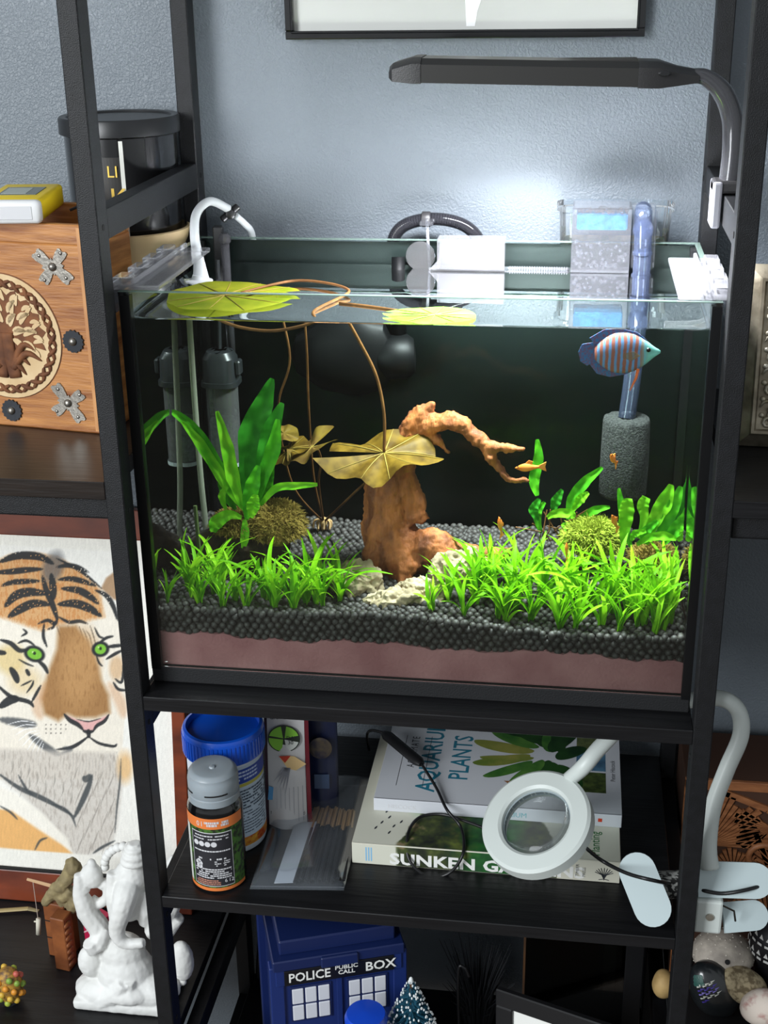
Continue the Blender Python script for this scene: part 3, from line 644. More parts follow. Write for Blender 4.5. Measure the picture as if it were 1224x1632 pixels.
# ---------------------------------------------------------------- moss clumps
def moss(name, c, rad, n, mt, label, len_=(.35, .9), flat=.6):
    mb = MB(); rr = rng.normal(size=(n, 3))
    for q in rr:
        d = Vector(q).normalized()
        if d.z < -.35: d.z = -d.z
        p = Vector(c)+Vector((d.x*rad[0], d.y*rad[1], d.z*rad[2]))*random.uniform(.8, 1.02)
        t = (d+Vector((random.uniform(-1, 1), random.uniform(-1, 1), random.uniform(-.6, .8)))).normalized(); L = random.uniform(*len_)
        s_ = t.orthogonal().normalized()*.07; q2 = p+t*L*.5+Vector((0, 0, .1*L)); q3 = p+t*L+Vector((random.uniform(-.2, .2), random.uniform(-.2, .2), random.uniform(-.35, .1)))*L
        mb.add([p-s_, p+s_, q2+s_, q2-s_, q3], [(0, 1, 2, 3), (3, 2, 4)])
    mb.ball(c, [r*.86 for r in rad], 14, 10)
    return lone(inside(mb), name, mt, label, 'moss')
moss_olive = leaf_mat('moss_olive', '#75632a', '#a48c46', 50, .3, .8); moss_green = leaf_mat('moss_green', '#86922c', '#aab844', 50, .3, .8)
moss('moss_clump', at(440, 838, y=13.0), (3.5, 3.0, 2.9), 4200, moss_olive, 'olive brown moss mound on the dark log under the fern')
moss('moss_clump', at(378, 838, y=12.4), (3.0, 2.4, 1.7), 2400, moss_olive, 'brown moss patch at the foot of the tall fern')
moss('moss_clump', at(944, 862, y=17), (3.4, 2.6, 2.5), 3400, moss_green, 'olive green moss ball behind the dense grass carpet', (.5, 1.2))
moss('moss_clump', at(1040, 893, y=17), (3.0, 2.4, 1.9), 1400, moss_olive, 'dull brown moss under the bushy corner fern')
# dark hollow log carrying the moss
b = MB(); b.tube([at(300, 885, y=13.5), at(345, 872, y=13), at(400, 868, y=13), at(460, 872, y=13.6)], [1.6, 2.6, 2.9, 1.8], 14)
b = remesh(b, .3, 2, .5, .5, seed=2)
lone(inside(b), 'mossy_log', mat('dark_log', '#1d130c', .9, col2='#33210f', vscale=60, bump=.6, bscale=160), 'dark brown hollow log lying under the fern and moss', 'log', smooth=True)

# ---------------------------------------------------------------- driftwood
def px(l, default=16): return [at(q[0], q[1], y=q[2] if len(q) > 2 else default) for q in l]
b = MB()
tr = spline(px([(655, 920, 14), (640, 890, 15.2), (622, 850, 16), (616, 810, 16.4), (622, 765, 16.8), (640, 720, 17.2), (655, 690, 17.4)]), 5); b.tube(tr, lerp_list([3.2, 4.1, 3.3, 2.7, 2.5, 2.0, 1.6], len(tr)), 14)
for pl, rs in ((([(650, 880, 14.6), (690, 870, 14.2), (730, 885, 13.6), (775, 885, 13.2), (815, 882, 13)]), [2.4, 2.3, 1.6, 1.0, .5]),
               (([(610, 870, 14), (595, 895, 13.2), (590, 905, 13)]), [2.0, 1.5, .9]),
               (([(650, 900, 12.6), (640, 918, 11.6), (632, 922, 11)]), [1.4, 1.2, .8]),
               (([(652, 700, 17.4), (662, 672, 17.2), (675, 655, 16.8), (692, 643, 16.4)]), [1.7, 1.4, 1.0, .28]),
               (([(660, 695, 17), (690, 676, 16.2), (720, 670, 15.6), (745, 684, 15.2), (770, 706, 14.8), (800, 713, 14.4), (836, 716, 14)]), [1.1, 1.1, 1.15, .95, .8, .5, .25]),
               (([(768, 704, 14.8), (783, 728, 14.6), (800, 752, 14.4), (815, 764, 14.2), (844, 765, 14)]), [.8, .65, .5, .5, .18]),
               (([(775, 712, 14.6), (782, 735, 14.2)]), [.6, .4]), (([(805, 760, 14.3), (822, 770, 14)]), [.4, .2]),
               (([(678, 690, 16.6), (700, 706, 16), (716, 724, 15.6)]), [.8, .6, .3]), (([(640, 760, 16), (655, 790, 16), (664, 830, 16)]), [1.4, 1.5, 1.6])):
    sp_ = spline(px(pl), 4); b.tube(sp_, lerp_list(rs, len(sp_)), 10)
b = remesh(b, .24, 2, .35, .55, .16, 2.2, seed=5)
def wood_mat():
    M = mat('driftwood', '#b56a35', .7, col2='#6e3817', vscale=30, stretch=(2.2, 2.2, .45), bump=1.0, bscale=110, detail=6); return M
lone(b, 'driftwood', wood_mat(), 'reddish brown driftwood branch rising from the tank floor', 'driftwood', smooth=True)

# ---------------------------------------------------------------- rocks
rock_m = mat('pale_rock', '#b5a284', .9, col2='#83735a', vscale=40, bump=.8, bscale=90, detail=6)
def rock(c, r, seed, label, rot=0):
    b = MB(); b.M = T(c, (0, 10*math.sin(seed), rot)); b.ball((0, 0, 0), r, 16, 12); b.ball((r[0]*.35, -r[1]*.2, r[2]*.3), [q*.62 for q in r], 12, 10); b.ball((-r[0]*.45, 0, -r[2]*.1), [q*.66 for q in r], 12, 10); b.M = Matrix.Identity(4)
    b = remesh(b, .16, 1, .75, .55, .22, 1.9, seed=seed)
    return lone(b, 'rock', rock_m, label, 'rock', 'pale stones around the driftwood', smooth=30)
rock(at(566, 926, z=9.6), (3.3, 2.2, 2.4), 1.3, 'pale craggy stone between the driftwood and the small grass carpet')
rock(at(632, 955, z=9.3), (3.6, 1.4, 1.2), 4.1, 'long flat pale stone lying in front of the driftwood')
rock(at(672, 946, z=9.5), (2.9, 1.6, 1.9), 7.7, 'low pale stone at the edge of the dense grass carpet')
rock(at(738, 908, z=10.2), (4.2, 2.2, 2.6), 9.2, 'rounded pale stone behind the dense grass carpet', 15)
rock(at(600, 958, z=9.0), (1.3, .8, .6), 12.5, 'small brown-grey stone wedged between the larger stones')

# ---------------------------------------------------------------- water lily
lily = thing('water_lily', at(516, 838, y=25), 'bronze-leaved water lily with long stems and two floating pads', 'plant')
bl = Vector(at(516, 832, y=24.6)); MB().ball(bl, (.55, .5, .7), 10, 8).build('bulb', root_m, lily, smooth=True)
for k in range(9):
    a = k*.7; e = bl+Vector((math.cos(a)*random.uniform(.6, 1.5), math.sin(a)*.7, -random.uniform(.7, 1.9)))
    MB().tube(spline([bl+Vector((0, 0, .4)), (bl+e)/2+Vector((math.cos(a)*.5, 0, .6)), e], 5), .13, 6).build('root', root_m, lily, smooth=True)
leaf_vein = leaf_mat('leaf_vein', '#8a7434', '#a08a48', 40, .1)
def pad(center, xax, yax, rx, ry, notch, m_, wavy=.0, lobes=0, label=None, droop=0):
    """heart shaped leaf blade; notch = half-angle of the cut along +x"""
    mb = MB(); Mx = frame(center, xax, yax); n = 40; vs = [Vector((0, 0, 0))]; rings = 4
    for r_ in range(1, rings+1):
        for k in range(n+1):
            a = notch+(2*math.pi-2*notch)*k/n; q = r_/rings
            rad = 1+lobes*math.sin(a*5)*.5+lobes*math.sin(a*9+1)*.35
            tip = 1+.25*math.exp(-((min(k, n-k))/3.0)**2)
            vs.append(Vector((rx*math.cos(a)*q*rad*tip, ry*math.sin(a)*q*rad*tip, wavy*q*q*math.sin(a*3+1.2)+wavy*.5*q*math.sin(a*7)-droop*q*q)))
    fs = []
    for k in range(n): fs.append((0, 1+k, 2+k))
    for r_ in range(rings-1):
        o0 = 1+r_*(n+1); o1 = o0+n+1
        for k in range(n): fs.append((o0+k, o1+k, o1+k+1, o0+k+1))
    mb.M = Mx; mb.add(vs, fs); lf_ = mb.build('leaf', m_, lily, smooth=True, label=label)
    if rx > 2.4:
        vb = MB(); vb.M = Mx
        for k in range(2, n, 4): vb.tube([vs[0]+Vector((0, 0, .04))]+[vs[1+r_*(n+1)+k]+Vector((0, 0, .05)) for r_ in range(rings)], [.07, .06, .05, .04, .02], 5)
        vb.build('veins', leaf_vein, lf_)
    return lf_
pad((8.0, 11.6, WZ+.28), (1, .08, .0), (-.08, 1, 0), 6.4, 7.2, .16, lily_green, .12, .05, 'yellow green floating pad')
pad((31.8, 5.2, WZ+.15), (-1, .1, 0), (-.1, -1, 0), 4.3, 3.6, .1, lily_bright, .06, .03, 'small lime floating pad')
c = at(612, 722, y=12.5); pad(c, (-1, -.05, -.06), (.05, -1, -.22), 6.3, 4.8, .3, lily_brown, .9, .16, 'large bronze underwater leaf', .3)
c = at(497, 712, y=14.0); pad(c, (1, .2, .5), (-.1, -1, -.35), 3.0, 2.4, .5, lily_dull, .5, .12, 'small bronze underwater leaf', .2)
c = at(462, 716, y=14.2); pad(c, (-.9, .2, -.35), (-.1, -1, -.5), 2.5, 1.9, .4, lily_brown, .4, .12, None, .2)
c = at(452, 690, y=15.0); pad(c, (-1, .3, .25), (0, -1, -.5), 1.9, 1.4, .4, lily_dull, .3, .1)
def stem(pts, r=.15): MB().tube(spline(pts, 7), r, 7).build('stem', stem_m, lily, smooth=True)
stem([bl, at(500, 760, y=22), at(492, 650, y=18), at(489, 560, y=15), Vector((16.2, 14, WZ))], .13)
stem([bl, at(508, 770, y=20), at(512, 735, y=16), at(505, 712, y=14)], .14)
stem([bl, at(560, 790, y=20), at(590, 760, y=15), at(608, 724, y=12.6)], .15)
stem([bl, at(470, 780, y=20), at(448, 700, y=16), at(444, 640, y=14), at(462, 570, y=12.5), Vector((13.6, 12.5, WZ))], .13)
stem([at(612, 720, y=12.5), at(612, 660, y=12.4), at(600, 600, y=12.4), at(575, 548, y=12), Vector((20.4, 11.4, WZ+.1))], .18)
stem([Vector((20.4, 11.4, WZ+.1)), Vector((21.4, 14, WZ+.5)), Vector((18.5, 17.5, WZ+.5)), Vector((14, 18.6, WZ+.45)), Vector((9.5, 13, WZ+.3))], .16)
stem([at(345, 508, y=3.4), at(385, 522, y=3.2), at(440, 527, y=3.2), at(500, 513, y=3.4), Vector((19, 6, WZ+.1)), Vector((20.6, 11.4, WZ+.2))], .17)
stem([Vector((21, 10, WZ+.1)), Vector((25, 8.5, WZ+.1)), Vector((31.6, 5.3, WZ+.05))], .12)

# ---------------------------------------------------------------- fish
def stripes_mat():
    M = bpy.data.materials.new('gourami_skin'); M.use_nodes = True; nt = M.node_tree; N = nt.nodes; Lk = nt.links; b = N['Principled BSDF']
    b.inputs['Roughness'].default_value = .5; b.inputs['Specular IOR Level'].default_value = .2
    tc = N.new('ShaderNodeTexCoord'); wv = N.new('ShaderNodeTexWave'); wv.wave_type = 'BANDS'; wv.bands_direction = 'X'; wv.inputs['Scale'].default_value = 52; wv.inputs['Distortion'].default_value = 1.6; wv.inputs['Detail Scale'].default_value = 2
    rp = N.new('ShaderNodeValToRGB'); rp.color_ramp.elements[0].color = srgb('#6486b4')+(1,); rp.color_ramp.elements[1].color = srgb('#94584c')+(1,); rp.color_ramp.elements[0].position = .25; rp.color_ramp.elements[1].position = .6
    sx = N.new('ShaderNodeSeparateXYZ'); mr = N.new('ShaderNodeMapRange'); mr.inputs[1].default_value = .012; mr.inputs[2].default_value = .022
    mx = N.new('ShaderNodeMixRGB'); mx.inputs[2].default_value = srgb('#7ab8b0')+(1,)
    Lk.new(tc.outputs['Object'], wv.inputs[0]); Lk.new(wv.outputs[0], rp.inputs[0]); Lk.new(tc.outputs['Object'], sx.inputs[0]); Lk.new(sx.outputs[0], mr.inputs[0])
    Lk.new(mr.outputs[0], mx.inputs[0]); Lk.new(rp.outputs[0], mx.inputs[1]); Lk.new(mx.outputs[0], b.inputs['Base Color']); return M
def fish_body(mb, L, H, Wd, prof, n=14, seg=14, mid=None):
    secs = []
    for i in range(n+1):
        t = i/n; k = t*(len(prof)-1); a = min(int(k), len(prof)-2); h = prof[a]+(prof[a+1]-prof[a])*(k-a)
        secs.append([(L*(t-.5), Wd*.5*h**.8*math.sin(2*math.pi*j/seg), H*.5*h*math.cos(2*math.pi*j/seg)+(mid(t) if mid else 0)) for j in range(seg)])
    return loft(mb, secs)
def fin(mb, poly, th=.05): mb.prism(poly, -th, th); return mb
gc = Vector(at(1000, 562, y=9.5))
gou = thing('gourami', gc, 'blue and red striped dwarf gourami swimming below the water surface', 'fish')
GM = T(gc, (0, -3, 0)); FM = GM @ T((0, 0, 0), (90, 0, 0))
b = MB(); b.M = GM; fish_body(b, 6.8, 4.5, 1.4, [.30, .62, .84, .97, 1.0, .98, .9, .74, .52, .26, .06], 20, 18); b.build('body', stripes_mat(), gou, smooth=True)
finm = leaf_mat('gourami_fin', '#3f7cae', '#84566c', 420, .35, .35)
b = MB(); b.M = FM; fin(b, [(2.0, 1.3), (1.0, 2.15), (-.6, 2.6), (-2.4, 2.55), (-3.9, 1.7), (-3.3, .9), (-2.6, .9), (-1, 1.5), (.6, 1.7)]); b.build('dorsal_fin', finm, gou)
b = MB(); b.M = FM; fin(b, [(1.0, -1.6), (0, -2.3), (-1.8, -2.6), (-3.2, -2.2), (-3.9, -1.2), (-3.2, -.7), (-2, -1.1), (-.6, -1.7)]); b.build('anal_fin', finm, gou)
b = MB(); b.M = FM; fin(b, [(-2.7, .6), (-3.6, 1.2), (-4.7, 1.05), (-5.1, .2), (-4.9, -.8), (-4.2, -1.3), (-3.4, -.9), (-2.7, -.5)]); b.build('tail_fin', finm, gou)
b = MB(); b.M = GM; b.ball((2.15, -.5, .35), (.24, .12, .24), 10, 8); b.ball((2.15, .5, .35), (.24, .12, .24), 10, 8); b.build('eye', mat('fish_eye', '#140c0c', .1, coat=1), gou, smooth=True)
MB().tube([gc+Vector((1.2, -.4, -1.6)), gc+Vector((1.0, -.6, -2.6)), gc+Vector((.45, -.7, -3.9))], [.16, .14, .05], 6).build('feeler', mat('feeler_orange', '#e0652a', .5), gou)
b = MB(); b.M = FM @ Matrix.Translation((0, 0, .66)); fin(b, [(1.3, -.2), (.6, .3), (-.4, .1), (-.5, -.4), (.4, -.7)], .03); b.build('side_fin', clear('clear_fin', '#e8e4dc', 1.33, .2, haze=.25, hazecol='#c8a888'), gou)
orange = leaf_mat('orange_fish', '#e07828', '#f0a050', 90, .2, .35)
def small_fish(p, ang, tilt, s_, label):
    t = thing('small_fish', p, label, 'fish', 'small orange fish'); M_ = T(p, (0, tilt, ang), s_*1.35); b = MB(); b.M = M_
    fish_body(b, 2.0, .72, .42, [.05, .45, .8, 1.0, 1.0, .85, .6, .42, .3], 12, 10); b.build('body', orange, t, smooth=True)
    F_ = M_ @ T((0, 0, 0), (90, 0, 0))
    b = MB(); b.M = F_; fin(b, [(.95, .12), (1.6, .42), (1.5, 0), (1.6, -.42), (.95, -.12)], .03); b.build('tail_fin', orange, t)
    b = MB(); b.M = F_; fin(b, [(-.2, .3), (.15, .62), (.5, .5), (.4, .26)], .03); b.build('dorsal_fin', orange, t)
    b = MB(); b.M = M_; b.ball((-.75, 0, .08), (.08, .2, .08), 8, 6); b.build('eye', mat('fish_eye', '#140c0c'), t, smooth=True)
small_fish(at(840, 745, y=12), 8, -2, 1.0, 'small orange fish beside the driftwood tips')
small_fish(at(977, 731, y=12), 70, 40, .9, 'small orange fish in front of the foam prefilter')
small_fish(at(797, 836, y=10), 60, 75, .8, 'small orange fish swimming upright above the dense grass')
small_fish(at(979, 830, y=12), 60, 55, .85, 'small orange fish among the bushy corner fern')
small_fish(at(903, 876, y=9), 75, 80, .7, 'small yellowish fish low among the dense grass leaves')

# ---------------------------------------------------------------- corner filter and air tube
dark_clear = clear('smoky_filter', '#6f7678', 1.5, .06, haze=.4, hazecol='#2b3032')
cf = thing('corner_filter', (3.2, 25, 18), 'smoky corner filter with clear canister and white floss', 'filter')
def rb(mb, x0, x1, y0, y1, r, zs): return shell(mb, [rbox_loop(x0+i, x1-i, y0+i, y1-i, r, z) for z, i in zs])
q = rb(MB(), 1.2, 5.4, 22.8, 27.0, 1.4, [(28.0, -.2), (28.6, -.2), (28.6, 0), (31.4, .1), (32.2, .5), (32.4, 1.2)]); n0 = len(q.v); q.f.append(tuple(range(n0-24, n0))); q.build('filter_head', mat('filter_head', '#26292b', .35), cf, smooth=30)
MB().box((5.3, 23.8, 29.3), (6.0, 25.4, 31.2), .2).build('latch', mat('filter_head', '#26292b'), cf)
shell(MB(), [rbox_loop(1.4, 5.2, 23, 26.8, 1.5, z) for z in (18.0, 28.0)]).build('canister', clear('canister', '#c4cccc', 1.5, .05, haze=.06), cf, smooth=30)
shell(MB(), [rbox_loop(1.6, 5.0, 23.2, 26.6, 1.4, z) for z in (18.2, 23.4)]).build('filter_floss', mat('floss', '#8f9692', .95, col2='#b9beb9', vscale=200, bump=.8, bscale=300), cf)
shell(MB(), [rbox_loop(1.3, 5.3, 22.9, 26.9, 1.5, z) for z in (17.6, 18.1)]).build('bottom_rim', mat('rim_pale', '#9aa3a2', .4), cf)
MB().tube([(3.3, 25, 32.2), (3.4, 25.6, 38), (3.4, 26.2, 43)], .25, 8).build('feed_tube', mat('filter_head', '#26292b'), cf)
at_ = thing('air_tube', (2, 17, 9), 'pale clear air tube running down the tank side to a suction cup', 'tube')
tp = spline([(1.5, 19.5, WZ+.3), (1.55, 19, 36), (1.7, 18.4, 26), (1.9, 18, 18), (2.2, 17.6, 13), (2.3, 17.3, 10)], 7)
MB().tube(tp, .36, 12, cap=False).build('tube', clear('pale_tube', '#dfe4d8', 1.45, .1, haze=.32, hazecol='#c9cdb8'), at_, smooth=True)
b = MB(); b.M = T((1.9, 17.0, bed(1.9, 17)-.1)); b.lathe([(1.2, 0), (1.1, .4), (.6, .9), (.55, 1.6)], 16); b.build('suction_cup', clear('cup', '#dfe8ec', 1.45, .1, haze=.4, hazecol='#c4d6de'), at_, smooth=30)
# ================================================================ LEFT BAY: upper shelf
ZL = 25.6
mango = mat('mango_wood', '#b97f45', .5, col2='#7a4317', vscale=14, stretch=(1.0, 1, 9), bump=.25, bscale=60, detail=7, contrast=(.3, .72))
mango_edge = mat('mango_edge', '#c08a55', .5, col2='#a06a3c', vscale=14, stretch=(8, 1, 1), detail=5)
pale_carve = mat('pale_carving', '#cdb48c', .7, col2='#bfa277', vscale=40); carve_dark = mat('carved_recess', '#54301a', .8, col2='#7a4a28', vscale=50)
pewter = mat('pewter', '#8f8a82', .35, .85, bump=.2, bscale=200); iron = mat('iron', '#34363a', .4, .7)
BX = T((-6.9, 11.4, ZL), (0, 0, -9))          # front right bottom corner; local x to the right, y back
bw, bd, bh = 21.6, 9.6, 24.0
wbx = thing('wooden_box', (-17, 16, ZL), 'carved mango wood box with tree emblem and metal corners', 'box')
def inbox(): q = MB(); q.M = BX.copy(); return q
inbox().box((-bw, 0, 0), (0, bd, bh-2.2), .15).build('body', mango, wbx)
for a, b_ in (((-bw, 0, bh-2.2), (0, .9, bh)), ((-bw, bd-.9, bh-2.2), (0, bd, bh+.8)), ((-bw, .9, bh-2.2), (-bw+.9, bd-.9, bh)), ((-.9, .9, bh-2.2), (0, bd-.9, bh))):
    inbox().box(a, b_, .1).build('rim', mango, wbx)
inbox().box((-1.4, -.06, .3), (-.9, .05, bh-.3)).build('edge_strip', mango_edge, wbx)
# round tree carving
cxl, czl, cr = -bw/2-1.2, 10.9, 7.3
CF = BX @ frame((cxl, 0, czl), (1, 0, 0), (0, 0, 1))          # local z towards the viewer
q = MB(); q.M = CF; q.lathe([(cr+.12, -.3), (cr+.12, .02), (cr, .1)], 56); q.build('emblem_edge', carve_dark, wbx)
q = MB(); q.M = CF; q.lathe([(cr, -.3), (cr, .12), (cr-.5, .12)], 56); em = q.build('emblem', pale_carve, wbx)
q = MB(); q.M = CF; q.lathe([(cr-.5, -.2), (cr-.5, .14), (cr-1.55, .14), (cr-1.55, -.2)], 56, cap=False)
q = MB(); q.M = CF
for k in range(26):                                    # braided border
    a0 = 2*math.pi*k/26
    for s_ in (1, -1):
        pts = []
        for j in range(7):
            t = j/6; a = a0+s_*(t-.5)*2*math.pi/26*1.1; r_ = cr-1.05+.42*math.sin((t-.5)*math.pi)
            pts.append((r_*math.cos(a), r_*math.sin(a), .16+.06*math.cos((t-.5)*math.pi*2)*s_))
        q.tube(pts, [.06, .2, .26, .27, .26, .2, .06], 6)
q.build('braid', carve_dark, em, smooth=True)
def tear(mb, x, y, ang, L, Wd, z0=.05, z1=.16):
    n = 12; poly = []
    for k in range(n):
        t = k/n*2*math.pi; u = .5-.5*math.cos(t); w = math.sin(t)*Wd*.5*(1-.35*u)*(1+.2*math.sin(u*3))
        px_, py_ = u*L, w+.12*L*math.sin(u*3.1); poly.append((x+px_*math.cos(ang)-py_*math.sin(ang), y+px_*math.sin(ang)+py_*math.cos(ang)))
    mb.prism(poly, z0, z1)
q = MB(); q.M = CF; poly = []
for k in range(64):
    a = 2*math.pi*k/64; r_ = 5.1+.45*math.sin(a*17) if math.sin(a) > -.35 else 2.6
    poly.append((r_*math.cos(a), r_*math.sin(a)+.3))
q.prism(poly, .1, .17); q.build('carved_crown', carve_dark, em)
q = MB(); q.M = CF                                     # pale leaves of the tree
for ring, (r0, n, L, Wd) in enumerate(((1.3, 11, 1.8, .75), (2.6, 16, 1.9, .7), (3.9, 20, 1.3, .5))):
    for k in range(n):
        a = math.radians(-25+230*(k+.5*(ring % 2))/(n-.5))
        tear(q, r0*math.cos(a), r0*math.sin(a)+.4, a+.35*(1 if k % 2 else -1), L, Wd, .17, .26)
q.build('carved_leaves', pale_carve, em)
q = MB(); q.M = CF; q.tube(spline([(-.9, -4.8, .1), (-.6, -2, .15), (-.5, .5, .15)], 4), .9, 8, flat=.4); q.tube(spline([(.9, -4.8, .1), (.5, -2, .15), (.4, .5, .15)], 4), .9, 8, flat=.4)
for s_ in (-1, 1):
    for e in ((3.0, -3.2), (4.0, -1.4), (2.4, -4.4), (4.6, -2.6)): q.tube(spline([(s_*.8, -3.6, .15), (s_*e[0]*.6, e[1]*.8+.3, .17), (s_*e[0], e[1], .15)], 5), [.5]*5+[.42, .36, .3, .22, .15, .05], 6)
q.build('carved_roots', carve_dark, em, smooth=True)
def bracket(x, z, rot):
    Mx = BX @ frame((x, -.02, z), (1, 0, 0), (0, 0, 1)) @ T((0, 0, 0), (0, 0, rot))
    poly = []
    for k in range(60):
        a = 2*math.pi*k/60; r_ = 1.75+.85*math.cos(4*(a-math.pi/4))+.3*math.cos(12*a)+.25*math.cos(a*2+.6); poly.append((r_*math.cos(a), r_*math.sin(a)))
    q = MB(); q.M = Mx; q.prism(poly, 0, .14); p_ = q.build('corner_bracket', pewter, wbx)
    q = MB(); q.M = Mx; q.ball((0, 0, .15), (.5, .5, .42), 12, 8); q.build('stud', pewter, p_, smooth=True)
    for a in (45, 135, 225, 315): q = MB(); q.M = Mx; q.ball((1.95*math.cos(math.radians(a)), 1.95*math.sin(math.radians(a)), .12), (.24, .24, .16), 8, 6); q.build('nail', pewter, p_, smooth=True)
def gear(x, z):
    Mx = BX @ frame((x, -.02, z), (1, 0, 0), (0, 0, 1)); q = MB(); q.M = Mx
    q.prism([((1.2+(.16 if k % 2 else 0))*math.cos(2*math.pi*k/32), (1.2+(.16 if k % 2 else 0))*math.sin(2*math.pi*k/32)) for k in range(32)], 0, .2); p_ = q.build('gear_plate', iron, wbx)
    q = MB(); q.M = Mx; q.ball((0, 0, .2), (.5, .5, .42), 12, 8); q.build('stud', pewter, p_, smooth=True)
bracket(-4.7, 19.3, 8); bracket(-4.6, 3.5, -10); gear(-3.1, 10.9); gear(-12.2, 2.0); bracket(-bw+3.4, 19.3, -8); bracket(-bw+3.6, 3.5, 10); gear(-bw+2, 10.9)
for z in (20.4, 16.2): q = MB(); q.M = BX @ frame((.03, 1.5, z), (0, 1, 0), (0, 0, 1)); q.prism([(-.9, -1.5), (.9, -1.5), (.5, 0), (.9, 1.5), (-.9, 1.5)], 0, .15); q.ball((0, 0, .15), (.4, .4, .3), 10, 6); q.build('side_bracket', pewter, wbx)
# yellow handheld meter lying on the box rim
ym = mat('yellow_plastic', '#e6c714', .42); wp = mat('white_plastic', '#dcdcdc', .35)
YM = T((-15.6, 11.6, ZL+bh+.12), (2, 0, 6))
yd = thing('yellow_meter', (-16, 16, ZL+bh), 'yellow handheld meter with white end lying on the wooden box', 'device')
def iny(): q = MB(); q.M = YM.copy(); return q
iny().box((-3.4, .5, 0), (3.4, 10.0, 2.5), .5, 3).build('body', ym, yd, smooth=40)
iny().box((-3.55, -.7, -.02), (3.55, .7, 2.55), .55, 3).build('end_cap', wp, yd, smooth=40)
iny().box((-2.7, -.76, .45), (2.7, -.6, 2.0), .1).build('recess', mat('recess_white', '#c8c8ca', .4), yd)
iny().box((-2.2, 3.0, 2.48), (2.2, 7.4, 2.56), .03).build('screen', mat('lcd', '#5d6660', .2), yd)
iny().box((-1.9, 3.5, 2.56), (.9, 6.8, 2.58)).build('readout', mat('lcd_light', '#a8b0a8', .3), yd)
MB().tube(spline([BX @ Vector((-6, 7, bh+.3)), BX @ Vector((-3, 8.5, bh+1.4)), BX @ Vector((-1.2, 6, bh+.5)), BX @ Vector((-2.4, 4.5, bh+.2))], 6), .16, 6).build('wrist_strap', black_plastic, yd)
# candle on a cream dish
cream = mat('cream_wood', '#d9bf93', .6, col2='#cbb083', vscale=20)
CC = (-8.2, 28.7)
b = MB(); b.lathe([(5.8, ZL), (6.2, ZL+.4), (6.0, 40), (6.6, 44), (7.2, 45.2), (7.5, 46.4), (7.2, 46.5), (6.6, 45), (.2, 44.3)], 40, c=(CC[0], CC[1], 0))
lone(b, 'cream_stand', cream, 'cream coloured round stand behind the wooden box', 'stand', smooth=40)
can = thing('candle', (CC[0], CC[1], 44.4), 'large black glass candle jar with flat black lid', 'candle')
b = MB(); b.lathe([(5.6, 44.42), (6.1, 44.6), (6.45, 45.4), (6.55, 50), (6.6, 57.4), (6.4, 57.5), (.2, 57.5)], 48, c=(CC[0], CC[1], 0)); b.build('jar', black_gloss, can, smooth=40)
b = MB(); b.lathe([(6.9, 57.5), (7.1, 57.6), (7.1, 59.3), (6.95, 59.5), (6.2, 59.45), (6.1, 59.25), (.2, 59.25)], 48, c=(CC[0], CC[1], 0)); b.build('lid', mat('lid_black', '#18191b', .35), can, smooth=40)
gold = mat('gold_foil', '#c8a850', .3, .8)
def wrapM(c, r, ang, z):            # frame on a vertical cylinder, local z outward; ang 0 faces -y, positive towards +x
    a = math.radians(ang); return frame((c[0]+r*math.sin(a), c[1]-r*math.cos(a), z), (math.cos(a), math.sin(a), 0), (0, 0, 1))
def wrap_panel(mb, c, r, a0, a1, z0, z1, n=14, th=.03):
    vs = []; fs = []
    for k in range(n+1):
        a = math.radians(a0+(a1-a0)*k/n); vs += [(c[0]+(r+th)*math.sin(a), c[1]-(r+th)*math.cos(a), z0), (c[0]+(r+th)*math.sin(a), c[1]-(r+th)*math.cos(a), z1)]
    for k in range(n): fs.append((2*k, 2*k+2, 2*k+3, 2*k+1))
    return mb.add(vs, fs)
wrap_panel(MB(), CC, 6.58, -30, 16, 47, 55.4).build('label', mat('jar_label', '#1f1d1b', .5), can)
text('LI', 1.3, wrapM(CC, 6.66, 2, 53.2), gold, can); text('K', 2.4, wrapM(CC, 6.66, 3, 49.6), gold, can)
wrap_panel(MB(), CC, 6.58, 16, 20, 46, 57.2, 3).build('label_edge', mat('label_edge', '#dcdcd4', .5), can)

# ================================================================ LEFT BAY: lower shelf
ZB = -54
